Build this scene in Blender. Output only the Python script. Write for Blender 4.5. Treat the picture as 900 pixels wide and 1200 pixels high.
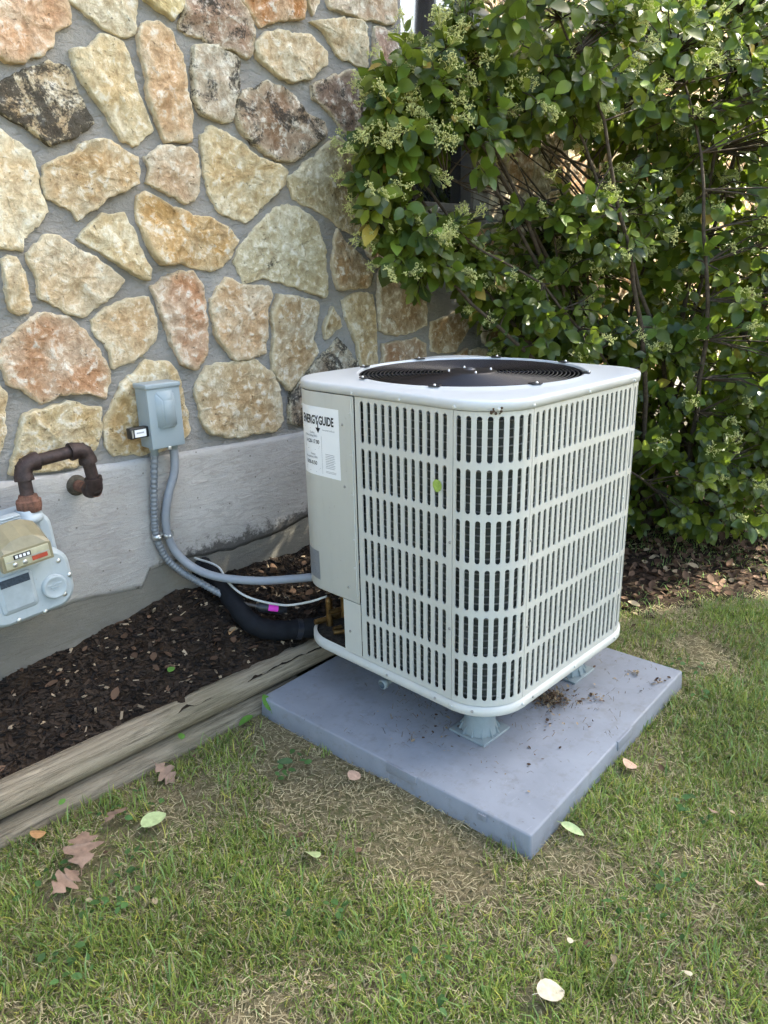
import bpy, bmesh, math, random
import numpy as np
from mathutils import Vector, Matrix, noise as mnoise

# ------------------------------------------------------------------ clear
for o in list(bpy.data.objects): bpy.data.objects.remove(o)
scene = bpy.context.scene
COL = scene.collection
rad = math.radians

# ------------------------------------------------------------------ camera
CAM_POS = Vector((-1.437, -1.016, 1.402))
YAW, PITCH, ROLL = 0.7743, 0.3117, -0.0220
FPX = 876.75                                    # focal length in pixels of a 900 x 1200 frame
fw = Vector((math.cos(YAW)*math.cos(PITCH), math.sin(YAW)*math.cos(PITCH), -math.sin(PITCH)))
rt0 = fw.cross(Vector((0, 0, 1))).normalized(); up0 = rt0.cross(fw)
rt = math.cos(ROLL)*rt0 + math.sin(ROLL)*up0
up = -math.sin(ROLL)*rt0 + math.cos(ROLL)*up0
cam_d = bpy.data.cameras.new('camera'); cam = bpy.data.objects.new('camera', cam_d); COL.objects.link(cam)
cam.matrix_world = Matrix(((rt.x, up.x, -fw.x, CAM_POS.x), (rt.y, up.y, -fw.y, CAM_POS.y), (rt.z, up.z, -fw.z, CAM_POS.z), (0, 0, 0, 1)))
cam_d.sensor_fit = 'VERTICAL'; cam_d.sensor_height = 36; cam_d.lens = FPX/1200*36
cam_d.clip_start = .05; cam_d.clip_end = 600
scene.camera = cam
scene.render.engine = 'CYCLES'
for k_, v_ in (('max_bounces', 4), ('diffuse_bounces', 2), ('glossy_bounces', 2), ('transmission_bounces', 3), ('transparent_max_bounces', 4)): setattr(scene.cycles, k_, v_)
scene.cycles.use_adaptive_sampling = True; scene.cycles.adaptive_threshold = .03
scene.cycles.caustics_reflective = scene.cycles.caustics_refractive = False

# ------------------------------------------------------------------ sky, sun, exposure
SUN_EL, SUN_AZ = rad(48), rad(-28)              # sun stands along the wall, beyond the shrub
world = bpy.data.worlds.new('World'); scene.world = world; world.use_nodes = True
wn = world.node_tree; wn.nodes.clear()
sky = wn.nodes.new('ShaderNodeTexSky'); sky.sky_type = 'NISHITA'; sky.sun_disc = False
sky.sun_elevation = SUN_EL; sky.sun_rotation = math.pi/2 - SUN_AZ
sky.air_density = 1.0; sky.dust_density = 2.2; sky.ozone_density = .8
bg = wn.nodes.new('ShaderNodeBackground'); bg.inputs[1].default_value = .13
wo = wn.nodes.new('ShaderNodeOutputWorld')
wn.links.new(sky.outputs[0], bg.inputs[0]); wn.links.new(bg.outputs[0], wo.inputs[0])
SUN_DIR = Vector((math.cos(SUN_EL)*math.cos(SUN_AZ), math.cos(SUN_EL)*math.sin(SUN_AZ), math.sin(SUN_EL)))
sl = bpy.data.lights.new('sun', 'SUN'); sl.energy = 4.0; sl.angle = rad(.53); sl.color = (1, .95, .87)
so = bpy.data.objects.new('sun', sl); COL.objects.link(so); so.location = SUN_DIR*30
so.rotation_euler = (-SUN_DIR).to_track_quat('-Z', 'Y').to_euler()
vs = scene.view_settings
vs.view_transform = 'Standard'; vs.look = 'None'; vs.gamma = 1; vs.use_curve_mapping = False
vs.exposure = 2.48
try:
    vs.use_white_balance = True; vs.white_balance_temperature = 6900; vs.white_balance_tint = 4
except Exception: pass

# ------------------------------------------------------------------ helpers: materials
class G:
    def __init__(s, name, rough=.8, spec=.3):
        s.m = bpy.data.materials.new(name); s.m.use_nodes = True
        s.t = s.m.node_tree; s.b = s.t.nodes['Principled BSDF']; s.out = s.t.nodes['Material Output']
        s.b.inputs['Roughness'].default_value = rough; s.b.inputs['Specular IOR Level'].default_value = spec
    def put(s, sock, v):
        if isinstance(v, bpy.types.NodeSocket): s.t.links.new(v, sock)
        elif v is not None:
            if hasattr(sock, 'default_value'):
                try: sock.default_value = v
                except Exception: sock.default_value = tuple(v)[:3] if len(v) == 4 else tuple(v)+(1,)
    def n(s, typ, ins=None, **at):
        nd = s.t.nodes.new('ShaderNode'+typ)
        for k, v in at.items(): setattr(nd, k, v)
        for k, v in (ins or {}).items(): s.put(nd.inputs[k], v)
        return nd
    def coord(s, kind='Object', rnd=False):
        c = s.n('TexCoord').outputs[kind]
        if rnd:
            r = s.n('ObjectInfo').outputs['Random']
            m = s.n('VectorMath', {0: (17.3, 9.1, 23.7)}, operation='SCALE'); s.put(m.inputs['Scale'], r)
            c = s.n('VectorMath', {0: c, 1: m.outputs[0]}, operation='ADD').outputs[0]
        return c
    def scale(s, c, v): return s.n('VectorMath', {0: c, 1: v}, operation='MULTIPLY').outputs[0]
    def noise(s, c, sc, det=4, rough=.55, dist=0):
        return s.n('TexNoise', {'Vector': c, 'Scale': sc, 'Detail': det, 'Roughness': rough, 'Distortion': dist}).outputs['Fac']
    def vor(s, c, sc, feat='F1'):
        return s.n('TexVoronoi', {'Vector': c, 'Scale': sc}, feature=feat).outputs['Distance']
    def ramp(s, f, a, b, va=0., vb=1.):
        return s.n('MapRange', {0: f, 1: a, 2: b, 3: va, 4: vb}).outputs[0]
    def mix(s, f, a, b, blend='MIX'):
        nd = s.n('Mix', data_type='RGBA', blend_type=blend); s.put(nd.inputs[0], f)
        s.put(nd.inputs[6], a if not isinstance(a, tuple) else a+(1,) if len(a) == 3 else a)
        s.put(nd.inputs[7], b if not isinstance(b, tuple) else b+(1,) if len(b) == 3 else b)
        return nd.outputs[2]
    def math(s, op, a, b=0., clamp=False):
        return s.n('Math', {0: a, 1: b}, operation=op, use_clamp=clamp).outputs[0]
    def color(s, v): s.put(s.b.inputs['Base Color'], v+(1,) if isinstance(v, tuple) and len(v) == 3 else v); return s
    def bump(s, h, strength=.4, dist=.01):
        bn = s.n('Bump', {'Height': h, 'Strength': strength, 'Distance': dist}); old = s.b.inputs['Normal']
        if old.is_linked: s.t.links.new(old.links[0].from_socket, bn.inputs['Normal'])
        s.t.links.new(bn.outputs[0], old); return s
    def attr(s, name): return s.n('Attribute', attribute_name=name)

def lin(c):
    return tuple(((v/255)/12.92 if v/255 < .04045 else ((v/255+.055)/1.055)**2.4) for v in c)

# ------------------------------------------------------------------ helpers: objects
def tag(o, label=None, cat=None, group=None, kind=None):
    for k, v in (('label', label), ('category', cat), ('group', group), ('kind', kind)):
        if v: o[k] = v
    return o
def empty(name, loc=(0, 0, 0), label=None, cat=None, group=None, rot=None):
    o = bpy.data.objects.new(name, None); o.location = loc; o.empty_display_size = .1
    if rot: o.rotation_euler = rot
    COL.objects.link(o); return tag(o, label, cat, group)
def link(name, me, m=None, parent=None, loc=None, rot=None):
    o = bpy.data.objects.new(name, me); COL.objects.link(o)
    if m and not me.materials: me.materials.append(m)
    if parent: o.parent = parent
    if loc is not None: o.location = loc
    if rot is not None: o.rotation_euler = rot
    return o
class MB:
    """collects shapes, builds ONE mesh object"""
    def __init__(s): s.v = []; s.f = []; s.sm = []
    def add(s, v, f, smooth=False):
        b = len(s.v); s.v.extend([tuple(p) for p in v]); s.f.extend([tuple(i+b for i in q) for q in f]); s.sm.extend([smooth]*len(f)); return s
    def box(s, a, b, bev=0.):
        (x0, y0, z0), (x1, y1, z1) = a, b
        if bev <= 0:
            v = [(x, y, z) for z in (z0, z1) for y in (y0, y1) for x in (x0, x1)]
            return s.add(v, [(0, 2, 3, 1), (4, 5, 7, 6), (0, 1, 5, 4), (2, 6, 7, 3), (0, 4, 6, 2), (1, 3, 7, 5)])
        bm = bmesh.new(); bmesh.ops.create_cube(bm, size=1)
        for q in bm.verts: q.co = Vector(((x0+x1)/2+q.co.x*(x1-x0), (y0+y1)/2+q.co.y*(y1-y0), (z0+z1)/2+q.co.z*(z1-z0)))
        bmesh.ops.bevel(bm, geom=bm.edges[:], offset=bev, segments=2, affect='EDGES', profile=.6)
        bm.verts.index_update(); s.add([q.co[:] for q in bm.verts], [[q.index for q in fc.verts] for fc in bm.faces], True); bm.free(); return s
    def tube(s, pts, r, n=10, cap=True, smooth=True):
        pts = [Vector(p) for p in pts]; R = r if hasattr(r, '__len__') else [r]*len(pts)
        t0 = (pts[1]-pts[0]).normalized(); ref = Vector((0, 0, 1)) if abs(t0.z) < .9 else Vector((1, 0, 0))
        u = t0.cross(ref).normalized(); V = []; F = []
        for i, p in enumerate(pts):
            t = (pts[min(i+1, len(pts)-1)]-pts[max(i-1, 0)]).normalized()
            u = (u - t*u.dot(t)).normalized(); w = t.cross(u)
            for k in range(n):
                a = 2*math.pi*k/n; V.append(p + (u*math.cos(a)+w*math.sin(a))*R[i])
        for i in range(len(pts)-1):
            for k in range(n): F.append((i*n+k, i*n+(k+1) % n, (i+1)*n+(k+1) % n, (i+1)*n+k))
        s.add(V, F, smooth)
        if cap:
            m = len(pts)-1; s.add(V[:n], [tuple(range(n-1, -1, -1))]); s.add(V[m*n:], [tuple(range(n))])
        return s
    def lathe(s, prof, c=(0, 0, 0), axis='Z', n=24, smooth=True):
        """prof: (radius, height) pairs"""
        V = []; F = []
        for r, h in prof:
            for k in range(n):
                a = 2*math.pi*k/n; x, y = r*math.cos(a), r*math.sin(a)
                V.append({'Z': (c[0]+x, c[1]+y, c[2]+h), 'Y': (c[0]+x, c[1]-h, c[2]+y), 'X': (c[0]+h, c[1]+x, c[2]+y)}[axis])
        for i in range(len(prof)-1):
            for k in range(n): F.append((i*n+k, i*n+(k+1) % n, (i+1)*n+(k+1) % n, (i+1)*n+k))
        return s.add(V, F, smooth)
    def mesh(s, name):
        me = bpy.data.meshes.new(name); me.from_pydata(s.v, [], s.f)
        me.polygons.foreach_set('use_smooth', s.sm); me.update(); return me
    def build(s, name, m=None, parent=None, loc=None, rot=None, fix=True):
        me = s.mesh(name)
        if fix:
            bm = bmesh.new(); bm.from_mesh(me); bmesh.ops.recalc_face_normals(bm, faces=bm.faces[:]); bm.to_mesh(me); bm.free()
        return link(name, me, m, parent, loc, rot)
def spline(pts, k=8):
    P = [Vector(p) for p in pts]; P = [2*P[0]-P[1]]+P+[2*P[-1]-P[-2]]; out = []
    for i in range(1, len(P)-2):
        for j in range(k):
            t = j/k; a, b, c, d = P[i-1:i+3]
            out.append(.5*((2*b)+(c-a)*t+(2*a-5*b+4*c-d)*t*t+(3*b-a-3*c+d)*t**3))
    return out+[P[-2]]
def bulk(name, V, F, m, parent=None, col=None, smooth=False, colname='tint'):
    """numpy vertices (n,3) and equal-sized faces (m,k); optional per-vertex colour"""
    me = bpy.data.meshes.new(name); n = len(V); k = F.shape[1]
    me.vertices.add(n); me.vertices.foreach_set('co', V.astype(np.float32).ravel())
    me.loops.add(F.size); me.loops.foreach_set('vertex_index', F.astype(np.int32).ravel())
    me.polygons.add(len(F)); me.polygons.foreach_set('loop_start', np.arange(0, F.size, k, dtype=np.int32))
    me.polygons.foreach_set('use_smooth', np.full(len(F), smooth))
    if col is not None:
        a = me.color_attributes.new(colname, 'FLOAT_COLOR', 'POINT')
        a.data.foreach_set('color', np.concatenate([col, np.ones((n, 1))], 1).astype(np.float32).ravel())
    me.update(calc_edges=True); me.validate()
    return link(name, me, m, parent)
def pix(P):
    """where a world point falls in the 900 x 1200 photograph (only used to rank leaves by visible size)"""
    d = np.asarray(P)-np.array(CAM_POS); z = d@np.array(fw)
    return 450+FPX*(d@np.array(rt))/z, 600-FPX*(d@np.array(up))/z, z
def fbm(x, y, z=0, sc=1.):
    return mnoise.fractal(Vector((x*sc, y*sc, z*sc)), 1.0, 2.0, 4)
def text_mesh(body, size, bold=0., xs=1.):
    cu = bpy.data.curves.new('txt', 'FONT'); cu.body = body; cu.size = size; cu.offset = bold; cu.resolution_u = 3
    ob = bpy.data.objects.new('txt', cu); COL.objects.link(ob)
    dg = bpy.context.evaluated_depsgraph_get(); dg.update()
    me = bpy.data.meshes.new_from_object(ob.evaluated_get(dg)); V = [(v.co.x*xs, v.co.y) for v in me.vertices]; F = [tuple(p.vertices) for p in me.polygons]
    bpy.data.objects.remove(ob); bpy.data.meshes.remove(me); return V, F
R_ = random.Random(7)
rng = np.random.default_rng(11)

# ------------------------------------------------------------------ materials of the setting
def m_stone():
    g = G('limestone', .88, .2); c = g.coord('Object', True); oi = g.n('ObjectInfo')
    base = oi.outputs['Color']; stain = oi.outputs['Alpha']
    n1 = g.noise(c, 7, 5, .6, .6); n2 = g.noise(c, 34, 6, .65, .3); n3 = g.noise(c, 130, 4, .7)
    base = g.mix(.08, base, (.72, .68, .60))
    warm = g.mix(g.ramp(n1, .38, .68), base, g.mix(.55, base, (.80, .58, .38), 'MULTIPLY'))
    col = g.mix(g.ramp(n1, .55, .30, 0, .55), warm, (.72, .66, .53))
    col = g.mix(g.ramp(n2, .35, .56, .62, 0), col, (.42, .33, .26), 'MULTIPLY')
    col = g.mix(g.ramp(n2, .53, .66, 0, .75), col, (.84, .80, .71))
    col = g.mix(g.math('MULTIPLY', g.attr('edge').outputs['Fac'], g.ramp(n1, .3, .6, .25, .7)), col, (.72, .64, .45))
    # lichen and soot
    sn = g.noise(c, 10, 6, .72, .8); thr = g.math('SUBTRACT', .76, g.math('MULTIPLY', stain, .44))
    sm = g.n('MapRange', {0: g.math('ADD', sn, g.math('MULTIPLY', g.math('SUBTRACT', n3, .5), .38)), 1: thr, 2: g.math('ADD', thr, .10), 3: 0., 4: .9}).outputs[0]
    col = g.mix(sm, col, (.040, .036, .032))
    pit = g.ramp(g.noise(c, 75, 3, .6), .27, .35, .65, 0); col = g.mix(pit, col, (.10, .07, .045))
    g.color(col)
    h = g.math('ADD', g.math('MULTIPLY', n2, .9), g.math('MULTIPLY', n3, .28)); h = g.math('SUBTRACT', h, g.math('MULTIPLY', pit, .35))
    g.bump(h, 1.0, .018); return g.m
def m_mortar():
    g = G('mortar', .95, .15); c = g.coord(); n = g.noise(c, 5, 5); n2 = g.noise(c, 60, 6, .7); n3 = g.noise(g.scale(c, (1, 1, 2.2)), 22, 4, .6, .8)
    col = g.mix(g.ramp(n, .3, .7), (.255, .240, .222), (.35, .335, .312)); col = g.mix(g.ramp(n2, .35, .65, .35, 0), col, (.22, .22, .22)); col = g.mix(g.ramp(n3, .62, .74, 0, .4), col, (.44, .43, .41))
    g.color(col).bump(n2, .8, .006).bump(n3, .8, .016); return g.m
def m_parge(dark):
    g = G('parged concrete' if not dark else 'bare concrete', .92, .2); c = g.coord(); n = g.noise(c, 2.6, 5, .6, .5); n2 = g.noise(g.scale(c, (.5, 1, 2.6)), 14, 6, .65, 1.5); n3 = g.noise(c, 150, 3)
    n4 = g.noise(g.scale(c, (1.4, 1, 5)), 6, 5, .7, 2.2)
    a, b = ((.34, .32, .30), (.49, .47, .45)) if not dark else ((.155, .142, .120), (.235, .218, .185))
    col = g.mix(g.ramp(n, .3, .7), a, b); col = g.mix(g.ramp(n2, .56, .72, 0, .16 if dark else .40), col, (.60, .58, .56) if not dark else (.24, .22, .18))
    col = g.mix(g.ramp(n4, .52, .58, 0, .1 if dark else .45), col, (.33, .30, .28) if not dark else (.10, .09, .06)); col = g.mix(g.ramp(n2, .30, .42, .35, 0), col, (.30, .27, .24) if not dark else (.09, .08, .055))
    if not dark:
        st = g.attr('stain').outputs['Fac']; sp = g.noise(c, 32, 6, .75, .4)
        mk = g.n('MapRange', {0: g.math('ADD', sp, st), 1: .92, 2: 1.10, 3: 0., 4: .85}).outputs[0]
        col = g.mix(mk, col, (.055, .05, .045))
    col = g.mix(g.ramp(g.vor(c, 26), .06, .11, .8, 0), col, (.17, .15, .13)); col = g.mix(g.ramp(g.noise(c, 55, 5, .75), .58, .66, 0, .35), col, (.25, .23, .21))
    g.color(col).bump(n2, .5, .006).bump(n4, .35, .008).bump(n3, .25, .002); return g.m
def m_soil():
    g = G('garden soil', .97, .1); c = g.coord(); n = g.noise(c, 9, 6, .7); n2 = g.noise(c, 70, 5, .7)
    col = g.mix(g.ramp(n, .35, .7), (.012, .009, .007), (.060, .040, .027)); col = g.mix(g.ramp(n2, .55, .7, 0, .5), col, (.12, .088, .06))
    g.color(col).bump(n, .8, .03).bump(n2, .9, .012); return g.m
def m_ground():
    g = G('lawn earth', .97, .08); c = g.coord(); n = g.noise(c, 1.6, 4); n2 = g.noise(c, 45, 5, .7); n3 = g.noise(c, 190, 3, .7)
    col = g.mix(g.ramp(n, .35, .65), (.17, .135, .075), (.13, .145, .055)); col = g.mix(g.ramp(n2, .4, .65, 0, .8), col, (.34, .27, .17)); col = g.mix(g.ramp(n3, .35, .5, .6, 0), col, (.09, .07, .045))
    g.color(col).bump(n2, .8, .02).bump(n3, .8, .008); return g.m
def m_timber():
    g = G('weathered timber', .9, .15); c = g.coord(); s = g.scale(c, (.8, 9, 9)); n = g.noise(s, 5, 6, .7, .8); n2 = g.noise(g.scale(c, (1.1, 26, 26)), 4, 6, .75, .6); n3 = g.noise(c, 3, 4)
    col = g.mix(g.ramp(n, .3, .7), (.16, .128, .088), (.44, .365, .265)); col = g.mix(g.ramp(n2, .36, .47, .75, 0), col, (.09, .074, .056)); col = g.mix(g.ramp(n3, .5, .75, 0, .4), col, (.17, .145, .08))
    g.color(col).bump(n2, .8, .008).bump(n, .5, .012); return g.m
def m_blade(name, rough=.55, trans=.3):
    g = G(name, rough, .25); a = g.attr('tint').outputs['Color']; g.color(a)
    tr = g.n('BsdfTranslucent', {'Color': a}); mx = g.n('MixShader', {0: trans}); g.t.links.new(g.b.outputs[0], mx.inputs[1]); g.t.links.new(tr.outputs[0], mx.inputs[2]); g.t.links.new(mx.outputs[0], g.out.inputs[0]); return g.m
def plain(name, col, rough=.6, spec=.35, metal=0., var=.12, sc=30, bump=0.):
    g = G(name, rough, spec); c = g.coord(); n = g.noise(c, sc, 5, .65)
    dk = tuple(v*(1-2*var) for v in col); lt = tuple(min(1, v*(1+var)) for v in col)
    g.color(g.mix(g.ramp(n, .3, .7), dk, lt)); g.b.inputs['Metallic'].default_value = metal
    if bump: g.bump(g.noise(c, sc*3, 4, .7), bump, .004)
    return g.m
STONE, MORTAR, PARGE, CONCRETE, SOIL, EARTH, TIMBER = m_stone(), m_mortar(), m_parge(False), m_parge(True), m_soil(), m_ground(), m_timber()

# ------------------------------------------------------------------ ground: one sheet to the horizon
def gz(x, y):
    return .010*mnoise.noise(Vector((x*2.1, y*2.1, 3.3)))+.006*mnoise.noise(Vector((x*7, y*7, 1.7)))-.004
def axis(lo, hi, st, far):
    a = list(np.arange(lo, hi+1e-6, st)); d = st; x = lo; L = []
    while x > -far: d *= 1.5; x -= d; L.append(x)
    d = st; x = hi; H = []
    while x < far: d *= 1.5; x += d; H.append(x)
    return np.array(L[::-1]+a+H)
gx, gy = axis(-1.6, 3.6, .05, 220), axis(-1.8, 1.4, .05, 220)
V = np.array([(x, y, gz(x, y) if -2 < x < 4 and -2.2 < y < 1.8 else -.004) for y in gy for x in gx])
nx, ny = len(gx), len(gy)
I = np.arange(nx*ny).reshape(ny, nx)
F = np.stack([I[:-1, :-1], I[:-1, 1:], I[1:, 1:], I[1:, :-1]], -1).reshape(-1, 4)
tag(bulk('ground', V, F, EARTH, smooth=True), kind='structure')

# planting bed, banked up against the wall
def wallmulch(x): return min(.300, max(.20, .215+(x+.8)*.13)) if x < .9 else max(.03, .30-(x-.9)*.25)
def bedz(x, y):
    t = min(1, max(0, (y-.86)/.44)); b = (.120 if x < .9 else max(.0, .12-(x-.9)*.2))
    return b+(wallmulch(x)-b)*t**.9+.016*fbm(x, y, 5, 6)+.010*fbm(x, y, 9, 22)
bx, by = np.arange(-2.6, 2.4, .02), np.linspace(.84, 1.34, 30)
V = np.array([(x, y, bedz(x, y)) for y in by for x in bx]); I = np.arange(len(bx)*len(by)).reshape(len(by), len(bx))
F = np.stack([I[:-1, :-1], I[:-1, 1:], I[1:, 1:], I[1:, :-1]], -1).reshape(-1, 4)
tag(bulk('planting_bed', V, F, SOIL, smooth=True), kind='structure')

# bare leaf-strewn soil under the shrub
sx, sy = np.arange(.9, 4.2, .04), np.arange(-1.0, 1.36, .04)
V = []
for y in sy:
    for x in sx:
        d = (y-(.38-.62*(x-1.1)))/1.18+.10*fbm(x, y, 4, 3.5); V.append((x, y, gz(x, y)+min(.010, d*.10)+.006*fbm(x, y, 8, 14)))
I = np.arange(len(sx)*len(sy)).reshape(len(sy), len(sx)); F = np.stack([I[:-1, :-1], I[:-1, 1:], I[1:, 1:], I[1:, :-1]], -1).reshape(-1, 4)
tag(bulk('shrub_bed', np.array(V), F, SOIL, smooth=True), kind='structure')

# ------------------------------------------------------------------ the stone house
house = empty('stone_house', (1, 1.4, 0), 'stone house wall of irregular cream fieldstones on a grey parged foundation', 'house')
house.location = (0, 0, 0)
WX0, WX1, WZ1 = -4.0, 7.0, 3.6
OX0, OX1, OZ0, OZ1 = 1.085, 1.60, 1.665, 3.05          # window opening
YM = 1.316
mb = MB()
mb.box((WX0, YM, .60), (OX0, YM+.25, WZ1)); mb.box((OX1, YM, .60), (WX1, YM+.25, WZ1))
mb.box((OX0, YM, .60), (OX1, YM+.25, OZ0)); mb.box((OX0, YM, OZ1), (OX1, YM+.25, WZ1))
wall = mb.build('wall', MORTAR, house)
def ftop(x): return .8015-.0347*x
# foundation: bare concrete with a sloping top edge
mb = MB(); v = []
for x in (WX0, WX1):
    v += [(x, 1.2975, -.3), (x, 1.2985, ftop(x)-.012), (x, 1.5, ftop(x)-.012), (x, 1.5, -.3)]
mb.add(v, [(0, 4, 5, 1), (1, 5, 6, 2), (0, 1, 2, 3), (4, 7, 6, 5)])
fnd = mb.build('foundation', CONCRETE, house)
# parge coat with a ragged lower edge, 10 mm proud
EDGE = [(-4, .37), (-.776, .376), (-.685, .378), (-.54, .386), (-.295, .357), (-.265, .416), (-.127, .417), (.076, .392), (.304, .40), (.455, .427), (.9, .43), (7, .42)]
def ebot(x):
    for (a, za), (b, zb) in zip(EDGE, EDGE[1:]):
        if a <= x <= b: return za+(zb-za)*(x-a)/(b-a)+.006*mnoise.noise(Vector((x*18, 0, 0)))+.003*mnoise.noise(Vector((x*60, 2, 0)))
    return .4
xs = np.concatenate([np.arange(-2.4, 2.2, .012), [4, 7.0]]); xs = np.concatenate([[-4.0], xs]); NR = 26
V = []; ST = []
for x in xs:
    zb, zt = ebot(x), ftop(x)+.005*mnoise.noise(Vector((x*9, 7, 0)))
    V.append((x, 1.2990, zb)); ST.append(0)
    for k in range(NR):
        t = k/(NR-1); z = zb+(zt-zb)*t
        yy = 1.2935+(.0025 if k in (0, NR-1) else 0)+.0022*fbm(x, z, 2, 5)
        V.append((x, yy, z)); w = min(1, max(0, (x+.45)/.45))*.62
        ST.append(w*math.exp(-max(0, z-zb)/.075)+.20*math.exp(-max(0, z-zb)/.20))
    V.append((x, 1.330, zt+.002)); ST.append(0)
V = np.array(V); n2 = NR+2; I = np.arange(len(xs)*n2).reshape(len(xs), n2)
F = np.stack([I[:-1, :-1], I[1:, :-1], I[1:, 1:], I[:-1, 1:]], -1).reshape(-1, 4)
po = bulk('parge_coat', V, F, PARGE, fnd, smooth=True)
at = po.data.attributes.new('stain', 'FLOAT', 'POINT'); at.data.foreach_set('value', np.array(ST, np.float32))

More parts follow.
